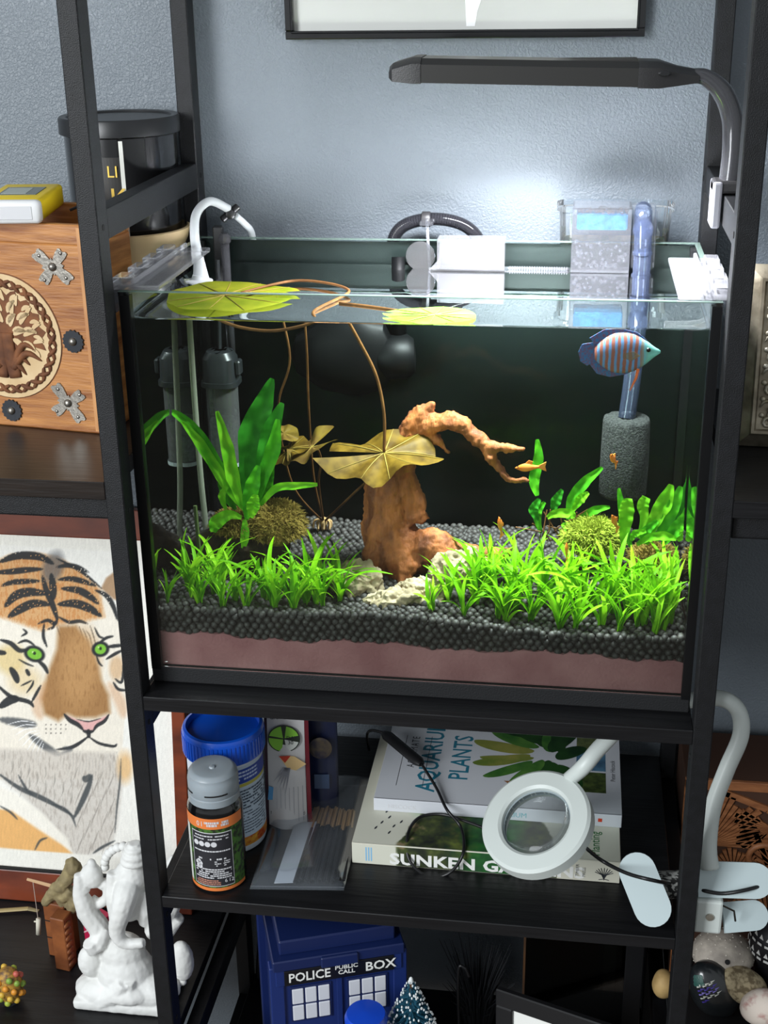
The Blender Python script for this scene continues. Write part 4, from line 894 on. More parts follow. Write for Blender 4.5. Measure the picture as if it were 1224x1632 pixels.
# --- tiger drawing, leaning on the wall
class Paint:
    """colour field evaluated at points given in photograph pixels"""
    def __init__(s, X, Y, base): s.X, s.Y = X, Y; s.C = np.tile(np.array(base, float), (len(X), 1)); s.n = rng
    def lay(s, m_, col, k=1.0): m_ = np.clip(m_*k, 0, 1)[:, None]; s.C = s.C*(1-m_)+np.array(col)[None]*m_
    def ell(s, cx, cy, rx, ry, ang=0, soft=.15):
        a = math.radians(ang); dx, dy = s.X-cx, s.Y-cy; u = (dx*math.cos(a)+dy*math.sin(a))/rx; v = (-dx*math.sin(a)+dy*math.cos(a))/ry
        return np.clip((1-np.hypot(u, v))/soft+.5, 0, 1)
    def line(s, pts, w, soft=1.0, taper=True):
        best = np.zeros(len(s.X)); P_ = [(p.x, p.y) for p in spline([(a, b, 0) for a, b in pts], 5)]; n = len(P_)-1
        for i in range(n):
            (x0, y0), (x1, y1) = P_[i], P_[i+1]; dx, dy = x1-x0, y1-y0; L2 = dx*dx+dy*dy+1e-9
            t = np.clip(((s.X-x0)*dx+(s.Y-y0)*dy)/L2, 0, 1); d = np.hypot(s.X-x0-t*dx, s.Y-y0-t*dy)
            ww = w*(math.sin(math.pi*(i+.5)/n)**.6 if taper else 1); best = np.maximum(best, np.clip((ww-d)/soft+.5, 0, 1))
        return best
    def poly(s, pts, soft=2.0):
        n = len(pts); ins = np.zeros(len(s.X), bool); dmin = np.full(len(s.X), 1e9)
        for i in range(n):
            (x0, y0), (x1, y1) = pts[i], pts[(i+1) % n]; dx, dy = x1-x0, y1-y0
            c = ((y0 > s.Y) != (y1 > s.Y)) & (s.X < dx*(s.Y-y0)/(dy+1e-9)+x0); ins ^= c
            t = np.clip(((s.X-x0)*dx+(s.Y-y0)*dy)/(dx*dx+dy*dy+1e-9), 0, 1); dmin = np.minimum(dmin, np.hypot(s.X-x0-t*dx, s.Y-y0-t*dy))
        return np.clip(np.where(ins, dmin, -dmin)/soft+.5, 0, 1)
def to_px(V_):                      # world cm -> photograph pixels (only used to lay out the drawing)
    d = V_-np.array(CAM_P); z = d@np.array(_f); return 612+FPX*(d@np.array(_r))/z, 816-FPX*(d@np.array(_u))/z
def painted_sheet(name, fn, nu, nv, painter, parent, material_name, label=None):
    g_ = MB().grid(fn, nu, nv); V_ = np.array([tuple(p) for p in g_.v]); col = painter(V_)
    o = g_.build(name, mat(material_name, '#ffffff', .75, vcol=True), parent, label=label); ca = o.data.color_attributes.new('Col', 'FLOAT_COLOR', 'POINT')
    lin = np.where(col <= .04045, col/12.92, ((col+.055)/1.055)**2.4); ca.data.foreach_set('color', np.concatenate([lin, np.ones((len(lin), 1))], 1).astype(np.float32).ravel()); return o
cherry = mat('cherry_wood', '#7a3416', .4, col2='#54200e', vscale=10, stretch=(1, 1, 3), detail=6)
# picture plane: bottom at y=25.6 on the shelf, top at y=33.6
tb, tt = Vector((0, 26.0, ZB+.05)), Vector((0, 34.0, 7.0)); tdir = (tt-tb).normalized(); tn = Vector((1, 0, 0)).cross(tdir)*1.0
H_T = (tt-tb).length; XI0, XI1 = -41.5, -8.3; FW = 4.3
TF = frame((0, tb.y, tb.z), (1, 0, 0), tdir)           # local x right, y up the picture, z towards the room
tig = thing('tiger_picture', (-25, 26, ZB), 'tiger face drawing in wide cherry wood frame leaning on the wall', 'picture')
def bar(a, b_): q = MB(); q.M = TF; q.box(a, b_, .2, 2); q.build('frame_rail', cherry, tig)
bar((XI0-FW, 0, -.9), (XI1+2.0, FW+.8, .9)); bar((XI0-FW, H_T-FW, -.9), (XI1+2.0, H_T, .9)); bar((XI0-FW, FW+.8, -.9), (XI0, H_T-FW, .9)); bar((XI1, FW+.8, -.9), (XI1+2.0, H_T-FW, .9))
q = MB(); q.M = TF; q.box((XI0, FW+.8, .3), (XI1, FW+1.05, .95)); q.build('dark_lip', hole_dark, tig)
def tiger_paint(V_):
    X, Y = to_px(V_); p = Paint(X, Y, srgb_(0xf0, 0xee, 0xe6))
    def c(x, y): return (x/3.547, 780+y/3.547)
    def cl(l): return [c(*q) for q in l]
    def d(x, y): return (x/3.06, 1180+y/3.06)
    def dl(l): return [d(*q) for q in l]
    nz = np.array([mnoise.fractal(Vector((x*.35, y*.07, 0)), 1, 2, 3) for x, y in zip(X, Y)]); n2 = np.array([mnoise.noise(Vector((x*.9, y*.9, 3))) for x, y in zip(X, Y)])
    WH, OR, DK, BR, TN = (.94, .93, .90), (.80, .56, .30), (.13, .14, .15), (.66, .47, .27), (.86, .76, .58)
    # head and fur masses
    head = cl([(-200, 520), (-60, 420), (60, 360), (200, 352), (330, 375), (460, 455), (575, 560), (640, 640), (690, 800), (700, 950), (720, 1150), (700, 1350), (690, 1500), (640, 1640), (300, 1640), (-100, 1640), (-250, 1000)])
    p.lay(p.poly(head, 3), (.93, .90, .84))
    top = cl([(-150, 520), (-30, 410), (60, 370), (200, 360), (330, 385), (460, 465), (560, 560), (590, 720), (500, 740), (340, 760), (240, 800), (60, 740), (-60, 700)])
    p.lay(p.poly(top, 8), OR, .75); p.lay(p.poly(top, 8)*(nz > .05), (.72, .45, .22), .5)
    p.lay(p.poly(cl([(570, 560), (600, 500), (660, 455), (700, 500), (700, 640), (640, 620)]), 4), (.66, .52, .38), .9)
    p.lay(p.ell(*c(300, 440), 16, 26, 20, .6), (.35, .36, .38), .7)
    # forehead stripes
    for l, w in (([(-40, 470), (60, 465), (150, 455), (240, 450)], 5), ([(0, 410), (100, 375), (220, 380), (300, 420)], 6.5), ([(10, 545), (70, 525), (150, 520), (225, 518)], 4.5), ([(30, 660), (90, 600), (170, 580), (265, 590)], 7.5),
                 ([(50, 720), (110, 680), (190, 645), (285, 650)], 7), ([(240, 490), (262, 570), (300, 660), (325, 740)], 5), ([(330, 650), (420, 645), (500, 670), (570, 715)], 7), ([(350, 560), (440, 570), (500, 600), (555, 645)], 6),
                 ([(330, 510), (400, 505), (470, 520), (540, 545)], 4.5), ([(320, 440), (380, 430), (440, 440), (500, 470)], 4), ([(320, 390), (400, 430), (480, 480), (575, 560)], 2.5), ([(215, 760), (270, 740), (310, 760), (325, 730)], 3),
                 ([(330, 720), (390, 750), (450, 745), (495, 760)], 3), ([(290, 480), (300, 560), (300, 620)], 6), ([(540, 570), (600, 600), (640, 660), (665, 740)], 4), ([(250, 760), (245, 830), (265, 890)], 2.6), ([(270, 790), (300, 780), (310, 745)], 2)):
        m_ = p.line(cl(l), w, 1.6); p.lay(m_*(n2 > -.45), DK, .93)
    for k in range(10): x = 320+k*21; p.lay(p.line(cl([(x, 770+k % 3*15), (x+20, 830), (x+34, 890)]), .9, .8), DK, .8)
    # muzzle
    mz = cl([(330, 770), (430, 770), (500, 860), (545, 960), (575, 1080), (615, 1160), (622, 1262), (540, 1290), (430, 1290), (380, 1270), (330, 1310), (250, 1270), (228, 1180), (270, 1040), (320, 900)])
    p.lay(p.poly(mz, 9), (.64, .46, .26), .95); p.lay(p.ell(*c(450, 1010), 30, 60, 6, .7), (.76, .58, .37), .8); p.lay(p.poly(mz, 9)*np.clip(nz, 0, 1), (.45, .3, .15), .55)
    for l, w in (([(620, 1100), (680, 1200), (700, 1280)], 9), ([(250, 1100), (210, 1220), (230, 1290)], 8)): p.lay(p.line(cl(l), w, 8), (.82, .62, .45), .5)
    # cheeks and eyes
    p.lay(p.ell(*c(60, 960), 24, 24, 20, .6), (.84, .72, .42), .6); p.lay(p.ell(*c(140, 1080), 26, 22, 0, .8), (.86, .74, .5), .5); p.lay(p.ell(*c(660, 1010), 12, 20, 0, .6), (.80, .62, .42), .6)
    for (ex, ey, rx, ry, a) in ((195, 930, 13.5, 9.5, 18), (568, 903, 10.5, 9, -10)):
        x, y = c(ex, ey); p.lay(p.ell(x, y, rx+3.6, ry+3.4, a, .2), DK); p.lay(p.ell(x, y, rx-1.5, ry-1.0, a, .2), (.48, .74, .22)); p.lay(p.ell(x, y-1, 2.4, 2.6, 0, .4), (.12, .2, .08)); p.lay(p.ell(x-3, y-3, 1.4, 1.2, 0, .5), (.8, .92, .6))
    for l, w in (([(0, 850), (60, 870), (110, 910), (160, 905)], 4), ([(100, 870), (150, 855), (200, 885)], 2.2), ([(210, 965), (250, 1000), (270, 1040)], 3.4), ([(105, 960), (150, 985), (190, 1000)], 1.6), ([(60, 1010), (85, 1050), (100, 1090)], 5.5),
                 ([(-20, 920), (30, 925)], 4), ([(120, 1110), (180, 1080)], 1.5), ([(150, 1150), (180, 1110), (190, 1080)], 1.8), ([(180, 1200), (230, 1110)], 2.4), ([(150, 1020), (165, 1050)], 3.2), ([(-20, 1100), (60, 1170), (160, 1200), (190, 1230)], 3.6), ([(0, 1230), (60, 1190), (100, 1185)], 7),
                 ([(545, 940), (560, 980), (580, 1000)], 1.8), ([(610, 890), (650, 885), (700, 880)], 3), ([(600, 960), (650, 930), (690, 910)], 2.6), ([(650, 1070), (690, 1085), (700, 940)], 2.2), ([(640, 1090), (670, 1130), (720, 1135)], 2.4), ([(560, 870), (600, 840), (640, 830)], 2.4), ([(535, 780), (560, 830), (590, 840)], 1.8), ([(130, 790), (150, 810), (120, 830)], 2)):
        p.lay(p.line(cl(l), w, 1.2), DK, .92)
    # nose, mouth, chin, whiskers
    p.lay(p.poly(cl([(370, 1272), (430, 1300), (500, 1312), (560, 1298), (616, 1272), (590, 1310), (545, 1335), (535, 1362), (470, 1362), (450, 1330), (400, 1310)]), 2), (.88, .68, .66))
    for l, w in (([(362, 1270), (395, 1305), (440, 1330), (470, 1360)], 3.8), ([(616, 1272), (590, 1310), (548, 1336), (530, 1362)], 3), ([(430, 1298), (500, 1312), (570, 1294)], 1.0), ([(500, 1360), (502, 1400)], 3.4), ([(502, 1395), (440, 1440), (390, 1462), (320, 1470)], 3), ([(502, 1398), (560, 1435), (640, 1452), (660, 1440)], 2.4), ([(470, 1365), (500, 1372), (530, 1365)], 3)):
        p.lay(p.line(cl(l), w, 1.1), DK, .92)
    for l, w in (([(0, 1300), (120, 1320), (200, 1330)], 7), ([(170, 1390), (250, 1450), (330, 1500)], 6), ([(330, 1500), (400, 1470), (360, 1460)], 3)): p.lay(p.line(cl(l), w, 4), (.22, .24, .26), .75)
    for k in range(9): p.lay(p.line(cl([(200+k*6, 1320+k*14), (120+k*14, 1310+k*22), (40+k*22, 1330+k*30)]), .6, .6), (1, 1, 1), .9)
    for k in range(14): p.lay(p.ell(*c(260+k % 5*28, 1330+k//5*24), 1.2, 1.2, 0, .6), (.3, .28, .26), .7)
    for k in range(16): a = k/15; p.lay(p.line(cl([(400+a*260, 1480+30*math.sin(a*3)), (395+a*280, 1560), (380+a*300, 1620)]), .7, .8), (.5, .5, .5), .55)
    # chest fur
    fur = dl([(-40, 40), (560, 60), (600, 180), (570, 420), (540, 520), (380, 580), (260, 420), (100, 260), (-40, 150)])
    p.lay(p.poly(fur, 8), (.80, .77, .73), .75); p.lay(p.poly(fur, 8)*np.clip(nz+.1, 0, 1), (.55, .51, .47), .65)
    p.lay(p.poly(dl([(-40, 330), (60, 340), (180, 420), (300, 500), (360, 560), (200, 545), (-40, 520)]), 5), (.90, .68, .40), .95); p.lay(p.ell(*d(610, 130), 12, 24, 0, .8), (.88, .70, .46), .8)
    p.lay(p.poly(dl([(-40, 210), (80, 260), (200, 350), (330, 480), (350, 540), (180, 430), (60, 345), (-40, 320)]), 5), (.95, .93, .88), .9)
    for l, w in (([(-10, 160), (90, 230), (180, 270), (260, 310), (360, 370)], 4), ([(360, 380), (400, 300), (430, 230), (450, 170)], 4.5), ([(440, 170), (420, 190), (410, 180)], 5), ([(0, 320), (50, 350), (85, 385)], 1.8), ([(170, 535), (195, 490), (230, 475)], 1.8), ([(455, 550), (500, 520), (560, 490)], 2.2), ([(250, 310), (310, 330), (350, 370), (370, 420)], 2), ([(590, 90), (585, 200), (570, 330), (560, 450)], 1.4), ([(90, 170), (130, 240), (160, 265)], 2.2)):
        p.lay(p.line(dl(l), w, 2), (.24, .26, .27), .85)
    for k in range(34): x = 380+(k*37) % 190; y = 130+(k*53) % 380; p.lay(p.line(dl([(x, y), (x-10, y+30), (x-22, y+64)]), .7, .8), (.48, .45, .42), .5)
    for k in range(30): x = 20+(k*41) % 330; y = 40+(k*29) % 150+x*.35; p.lay(p.line(dl([(x, y), (x+4, y+34), (x-4, y+60)]), .7, .8), (.52, .5, .47), .5)
    sheet = p.poly([(-200, 868-12), (262, 884), (305, 1376), (110, 1360), (-200, 1338)], 3); p.C = p.C*sheet[:, None]+np.array((.93, .92, .88))[None]*(1-sheet[:, None])
    p.C *= (1+.05*n2+.04*nz)[:, None]; return np.clip(p.C, 0, 1)
def srgb_(r, g_, b_): return (r/255, g_/255, b_/255)
painted_sheet('drawing', lambda u, v: TF @ Vector((XI0+u*(XI1-XI0), FW+.8+v*(H_T-2*FW-.8), .05)), 270, 400, tiger_paint, tig, 'tiger_drawing', 'pencil drawing of a green-eyed tiger')

# --- white seated elephant-headed statue
plaster = mat('white_plaster', '#ddddda', .6, col2='#cfcfcb', vscale=20, bump=.1, bscale=200)
st = thing('statue', at(205, 1610, y=8), 'white plaster seated elephant-headed statue with raised hands', 'statue')
def s_(x, y, dy=0): return at(x/3.825, 1330+y/3.825, y=8+dy)
b = MB()
SY = 8
def pbox(mb, x0, x1, y0, y1, z0, z1, bev): mb.box((x0, y0, z0), (x1, y1, z1), bev, 3)
pbox(b, -17.0, -3.6, 4.4, 13.6, ZB+.02, ZB+1.6, .5)
def bl_(x, y, r, dy=0): p_ = s_(x, y, dy); b.ball(p_, r, 16, 12)
bl_(770, 830, (4.0, 3.4, 4.0)); bl_(750, 720, (3.2, 2.6, 3.0), .2)        # belly, chest
bl_(660, 930, (4.6, 3.0, 2.4), -.6); bl_(900, 930, (4.6, 3.0, 2.4), -.6); bl_(780, 950, (3.6, 2.4, 1.6), -2.0)   # crossed legs
b.tube([s_(540, 960, -1), s_(620, 1000, -2), s_(720, 960, -2.8), s_(760, 900, -3)], [1.5, 1.7, 1.4, 1.0], 10); b.tube([s_(790, 900, -3), s_(800, 960, -3), s_(790, 1000, -2.6)], [.7, .6, .5], 8)
bl_(780, 380, (2.5, 2.3, 3.6)); bl_(800, 250, (2.2, 2.0, 2.4))           # head
tk = spline([s_(790, 290, -.6), s_(768, 360, -1.9), s_(740, 470, -2.6), s_(715, 560, -2.8), s_(725, 630, -3), s_(780, 665, -3), s_(880, 660, -3)], 5); b.tube(tk, lerp_list([1.6, 1.7, 1.45, 1.15, .95, .8, .6], len(tk)), 12)   # trunk
b.tube([s_(690, 230, -.6), s_(690, 380, -.9), s_(700, 540, -1)], [.9, 1.1, .7], 8)      # ear
b.tube([s_(860, 330, 0), s_(900, 450, 0), s_(890, 540, 0)], [1.2, 1.6, 1.0], 8)
for z_, r_ in ((150, 1.9), (115, 1.75), (85, 1.4), (66, .9)): p_ = s_(820, z_); b.lathe([(r_*.9, -.4), (r_, 0), (r_*.9, .4)], 18, c=p_)
b.tube([s_(655, 640), s_(600, 560), s_(530, 470), s_(490, 360), s_(478, 240)], [1.3, 1.5, 1.4, 1.1, .6], 10)     # raised arm
b.tube([s_(480, 330), s_(520, 320), s_(535, 350)], [.7, .7, .4], 8); bl_(560, 250, (1.5, 1.2, 1.9), .6); bl_(560, 190, (.7, .6, 1.1), .6)
b.tube(spline([s_(610, 310, 1), s_(650, 300, 1), s_(655, 380, 1), s_(600, 420, 1), s_(555, 390, 1)], 5), .75, 8)
b.tube([s_(640, 560), s_(600, 660, -1), s_(560, 690, -1.6), s_(540, 660, -2)], [1.2, 1.4, 1.2, .9], 10); bl_(560, 770, (1.9, 1.7, 2.4), -.6)
b.tube([s_(930, 600), s_(1000, 520), s_(1060, 400), s_(1065, 250)], [1.4, 1.5, 1.2, .7], 10); b.tube([s_(930, 600), s_(1010, 590), s_(1090, 500)], [1.4, 1.3, .9], 10); bl_(1066, 190, (1.2, 1.0, 1.6))
bl_(1110, 770, (1.6, 1.4, 3.2), -.4)
b = remesh(b, .16, 5, .05, 1.2, seed=3)
b.build('figure', plaster, st, smooth=True)
for k in range(9):                                            # beaded halo
    a = math.radians(180-k*13); p_ = s_(800, 210, 1.4)+Vector((3.0*math.cos(a)*1.2, 0, 3.6*math.sin(a))); MB().ball(p_, .62, 10, 8).build('halo_bead', plaster, st, smooth=True)
for k in range(7): p_ = s_(1150-12*abs(k-3), 680+k*36, .6); MB().ball(p_, (.55, .5, .6), 10, 8).build('back_bead', plaster, st, smooth=True)
# --- carved brown block, red box, root figure with fishing rod, tan stick, colourful figurine
terra = mat('carved_brown', '#8a4f26', .6, col2='#6a3818', vscale=30, bump=.3, bscale=90)
blk = thing('carved_block', at(300/3.825, 1330+740/3.825, z=ZB), 'small brown carved wooden block with notched corner', 'block')
p0 = at(300/3.825, 1330+735/3.825, z=ZB); BM = T(p0, (0, 0, -10))
q = MB(); q.M = BM; q.box((0, 0, 0), (3.4, 3.0, 9.2), .12); q.build('body', terra, blk); q = MB(); q.M = BM; q.box((2.4, -2.2, 0), (4.6, .02, 8.8), .12); q.build('side_pillar', terra, blk)
for k in range(7): q = MB(); q.M = BM; q.ball((4.6, -1.4, 1.0+k*1.1), (.35, .8, .5), 8, 6); q.build('notch', terra, blk, smooth=True)
for z_ in (3.2, 6.1): q = MB(); q.M = BM; q.box((.0, -.06, z_), (2.4, .04, z_+.14)); q.build('groove', hole_dark, blk)
rb_ = thing('red_box', (-16.8, 14.5, ZB), 'small crimson patterned box behind the white statue', 'box')
q = MB(); q.M = T((-18.2, 13.6, ZB), (0, 0, -30)); q.box((0, 0, 0), (3.4, 2.4, 8.6), .08); q.build('body', mat('crimson', '#a81840', .5), rb_)
for k in range(5): q = MB(); q.M = T((-18.2, 13.6, ZB), (0, 0, -30)); z_ = 1+k*1.5; q.tube([(.2, -.04, z_), (1.4, -.04, z_+1), (2.6, -.04, z_)], .12, 4); q.build('zigzag', mat('pale_pink', '#e0b8c0', .6), rb_)
root = mat('root_wood', '#93855f', .75, col2='#6f6346', vscale=60, bump=.5, bscale=140)
fg = thing('root_figure', at(90, 1440, y=15.5), 'pale twisted root figure holding a fishing rod', 'figurine')
def rt(x, y, d=0): return at(x/3.825, 1330+y/3.825, y=14.6+d)
b = MB()
for pl, rs in (([(270, 420), (320, 360), (370, 310), (420, 250), (430, 160)], [.7, .9, 1.0, 1.1, .5]), ([(420, 150), (450, 200), (480, 240)], [.6, 1.2, .9]), ([(350, 380), (400, 370), (440, 330)], [.8, .9, .7]), ([(400, 440), (370, 390), (430, 370), (460, 400)], [.6, .7, .7, .6]), ([(430, 450), (460, 420), (470, 380)], [1.0, 1.1, .9]), ([(310, 310), (340, 320), (380, 330)], [.5, .6, .6])):
    sp_ = spline([rt(*p_) for p_ in pl], 4); b.tube(sp_, lerp_list(rs, len(sp_)), 8)
remesh(b, .2, 1, .15, .8).build('figure', root, fg, smooth=True)
MB().tube([rt(165, 272), rt(310, 312)], [.2, .26], 6).build('rod', mat('rod_tan', '#c9a37c', .6), fg)
MB().tube([rt(200, 280), rt(232, 515)], .05, 5).build('line', mat('thread', '#b8a89c', .8), fg); MB().tube([rt(234, 515), rt(234, 605)], .36, 8).build('float', mat('float_white', '#c9c4b4', .7), fg, smooth=True); MB().tube([rt(208, 530), rt(246, 532)], .12, 6).build('float_pin', mat('float_white', '#c9c4b4'), fg)
MB().box(rt(300, 470, 1.0)-Vector((0, 0, 11)), rt(420, 452, 3)).build('hidden_base', root, fg) if False else None
tw = thing('tan_stick', at(60, 1452, z=ZB+.4), 'tan flat wooden stick lying on the lower shelf', 'stick')
a = at(-10, 1452, z=ZB+.45); e = at(45, 1448, z=ZB+.45); e2 = at(62, 1452, z=ZB+.45)
MB().tube([a, e], .42, 8, flat=.5).build('blade', mat('stick_tan', '#a89668', .6), tw); MB().tube([e, e2], [.42, .3], 8, flat=.5).build('tip', root, tw)
cf_ = thing('mosaic_figurine', at(16, 1606, z=ZB), 'small multicoloured scrolled figurine standing on the lower shelf', 'figurine')
cp = at(14, 1606, z=ZB); b = MB(); b.ball(cp+Vector((0, 1, 3.0)), (1.9, 1.6, 2.9), 16, 12); b.build('body', mat('figurine_base', '#5a4128', .6, col2='#b0842c', vscale=150), cf_, smooth=True)
for k in range(34):
    a = k*2.4; z_ = .8+(k/34)*4.6; r_ = 1.9*math.sqrt(max(.05, 1-((z_-3)/3.0)**2)); p_ = cp+Vector((r_*math.sin(a), 1-1.6/1.9*r_*math.cos(a), z_))
    q = MB(); q.ball(p_, (.46, .4, .46), 8, 6); q.build('scroll', mat('scroll_%d' % (k % 5), ['#9aa83a', '#d08a2a', '#b8584a', '#c9a43a', '#7d9a3c'][k % 5], .5), cf_, smooth=True)
q = MB(); q.lathe([(.9, 0), (1.0, .3), (.7, .6)], 12, c=cp+Vector((0, 1, .02))); q.build('foot', mat('foot_dark', '#20242a', .5), cf_)
# ================================================================ CENTRE SHELF UNDER THE TANK
Z2 = -27.3
orange_l = mat('label_orange', '#d8773a', .5); dark_l = mat('label_dark', '#26262b', .5); light_ink = mat('ink_light', '#c9c9cc', .6); green_l = mat('label_green', '#3f6a22', .55, col2='#1c2414', vscale=160, contrast=(.42, .58)); ink = mat('ink_dark', '#22262e', .7)
# black bottle with milky cap
C1 = (5.9, 1.1); R1 = 3.3
bt = thing('bottle', (C1[0], C1[1], Z2), 'black bottle with orange banded label and milky flip cap', 'bottle')
b = MB(); b.lathe([(2.6, .02), (3.1, .1), (R1, .6), (R1, 10.6), (3.15, 11.2), (3.0, 11.6), (2.95, 12.0)], 40, c=(C1[0], C1[1], Z2)); b.build('body', black_gloss, bt, smooth=40)
wrap_panel(MB(), C1, R1, -100, 80, Z2+.35, Z2+10.5, 40, .02).build('label', green_l, bt)
wrap_panel(MB(), C1, R1, -100, 80, Z2+9.1, Z2+10.55, 40, .04).build('label_band', orange_l, bt); wrap_panel(MB(), C1, R1, -100, 80, Z2+.3, Z2+.75, 40, .04).build('label_band', orange_l, bt)
wrap_panel(MB(), C1, R1, -100, -52, Z2+.8, Z2+9.0, 12, .035).build('label_strip', mat('strip_white', '#cfd2cc', .5), bt)
wrap_panel(MB(), C1, R1, -42, 48, Z2+.95, Z2+8.6, 26, .04).build('label_border', light_ink, bt); wrap_panel(MB(), C1, R1, -40.5, 46.5, Z2+1.05, Z2+8.5, 26, .055).build('label_panel', dark_l, bt)
def wraptext(s, c, r, a0, z, h, m_, parent, gap=None, sx=.9):
    stepd = math.degrees(h*.78*sx/r)
    for k, ch in enumerate(s):
        if ch != ' ': text(ch, h, wrapM(c, r, a0+k*stepd, z), m_, parent, ext=.004, sx=sx)
wt = [MB() for _ in range(2)]
def lines_block(mb, c, r, a0, a1, z, rows, dz, h, seed, dens=.75):
    rnd = random.Random(seed)
    for k in range(rows):
        a = a0
        while a < a1:
            w = rnd.uniform(2, 7)
            if rnd.random() < dens: wrap_panel(mb, c, r, a, min(a+w, a1), z-k*dz-h, z-k*dz, 2, .065)
            a += w+.9
lines_block(wt[0], C1, R1, -36, 40, Z2+8.2, 2, .42, .16, 1, .8); lines_block(wt[0], C1, R1, -36, 42, Z2+6.1, 1, .4, .18, 2, 1); lines_block(wt[0], C1, R1, -32, 40, Z2+5.0, 1, .4, .22, 12, .6); lines_block(wt[0], C1, R1, -36, 42, Z2+3.5, 5, .30, .17, 3, .92); lines_block(wt[0], C1, R1, 8, 40, Z2+4.6, 3, .28, .14, 5)
wt[0].build('fine_print', light_ink, bt)['kind'] = 'stuff'
lines_block(wt[1], C1, R1, -36, 18, Z2+1.9, 3, .27, .17, 8, .95); wt[1].build('fine_print', mat('ink_salmon', '#b07a68', .6), bt)['kind'] = 'stuff'
for k in range(4): q = MB(); q.M = wrapM(C1, R1+.06, -30+k*13, Z2+7.0); q.lathe([(.36, 0), (.36, .02)], 14); q.build('icon', light_ink, bt)
for xy in ((-.1, .1), (.35, .05), (.1, .3), (0, -.35), (.3, -.35)): q = MB(); q.M = wrapM(C1, R1+.06, -28, Z2+4.1); q.lathe([(.3, 0), (.3, .02)], 12, c=(xy[0], xy[1], 0)); q.build('icon', light_ink, bt)
for k, s_t in enumerate(('6', '12')): text(s_t, .5, wrapM(C1, R1+.07, 26+k*8, Z2+1.5), light_ink, bt, ext=.004)
wraptext('01', C1, R1+.05, -26, Z2+9.45, .7, light_ink, bt); q = MB(); lines_block(q, C1, R1, -8, 42, Z2+10.15, 2, .36, .3, 31, .95); q.build('fine_print', light_ink, bt)['kind'] = 'stuff'
milky = mat('milky_cap', '#8f989e', .35, sss=.2)
b = MB(); b.lathe([(2.95, 11.7), (3.05, 11.75), (3.05, 12.6), (2.95, 12.7), (3.0, 12.8), (3.0, 14.6), (2.9, 14.75), (2.9, 15.2), (2.6, 15.6), (2.3, 15.7), (.4, 15.55), (.3, 15.7), (.05, 15.75)], 40, c=(C1[0], C1[1], Z2)); b.build('cap', milky, bt, smooth=35)
for a0, a1 in ((-70, -38), (-5, 48)): wrap_panel(MB(), C1, 3.03, a0, a1, Z2+13.3, Z2+13.5, 8, .03).build('cap_slot', hole_dark, bt)
# white tub with blue lid
C2 = (5.0, 9.6); R2 = 4.7
tub = thing('tub', (C2[0], C2[1], Z2), 'white round tub with deep blue ribbed lid', 'tub')
tubw = mat('tub_white', '#cfd6de', .45); lidb = mat('lid_blue', '#0f4fc0', .3, coat=.3)
b = MB(); b.lathe([(4.2, .02), (R2-.1, .15), (R2, .5), (R2, 13.2), (R2-.2, 13.6)], 48, c=(C2[0], C2[1], Z2)); b.build('body', tubw, tub, smooth=40)
b = MB(); b.lathe([(4.95, 13.0), (5.05, 13.1), (5.05, 16.0), (4.9, 16.4), (4.55, 16.5), (4.4, 15.7), (.2, 15.6)], 60, c=(C2[0], C2[1], Z2)); b.build('lid', lidb, tub, smooth=35)
q = MB()
for k in range(60): a = 6*k; q.M = wrapM(C2, 5.05, a, Z2+14.5); q.box((-.12, -1.2, -.05), (.12, 1.2, .07))
q.build('lid_ribs', lidb, tub)
wrap_panel(MB(), C2, R2, 8, 110, Z2+1.2, Z2+12.6, 30, .02).build('label', mat('label_pale', '#b9c9d8', .5), tub)
wrap_panel(MB(), C2, R2, 8, 110, Z2+10.2, Z2+12.2, 30, .04).build('label_blue', mat('label_blue', '#1c3f9c', .5), tub); wrap_panel(MB(), C2, R2, 8, 110, Z2+9.7, Z2+10.15, 30, .04).build('label_stripe', mat('stripe_yellow', '#b9b24a', .5), tub)
wrap_panel(MB(), C2, R2, 8, 110, Z2+1.0, Z2+2.3, 30, .04).build('label_photo', mat('label_photo', '#a83a18', .5, col2='#d8a83a', vscale=120), tub)
q = MB(); lines_block(q, C2, R2, 20, 100, Z2+9.2, 7, .42, .2, 21, .85); lines_block(q, C2, R2, 20, 90, Z2+6.0, 8, .42, .12, 22, .85); q.build('fine_print', mat('ink_slate', '#3c4a5c', .6), tub)['kind'] = 'stuff'
q = MB(); lines_block(q, C2, R2, 20, 70, Z2+11.9, 3, .5, .26, 23, .8); q.build('fine_print', mat('ink_sky', '#b8c8e8', .6), tub)['kind'] = 'stuff'
# standing pouch of fish food
pm = mat('pouch_white', '#d4d2d2', .35, bump=.2, bscale=60); crim = mat('pouch_crimson', '#7a1428', .35); plum = mat('pouch_plum', '#3a1c2c', .35)
PM = frame((9.5, 12.2, Z2+.02), (1, .12, .0), (-.03, .16, 1))     # local x right, y up, z to viewer
po = thing('food_pouch', (12, 12.5, Z2), 'tall white fish food pouch with red side and angelfish print', 'pouch')
q = MB(); q.M = PM
def pouch_fn(u, v): w = 4.9; return ((u-.5)*w*(1-.04*v)+2.5, v*16.2, (1-v)*1.5*math.sin(math.pi*u)+.1*math.sin(v*9+u*5)*math.sin(math.pi*u))
q.grid(pouch_fn, 14, 22); q.build('front_film', pm, po, smooth=True)
q = MB(); q.M = PM; q.grid(lambda u, v: (lambda p_: (p_[0], p_[1], -p_[2]*.6-.15))(pouch_fn(u, v)), 14, 22); q.build('back_film', plum, po, smooth=True)
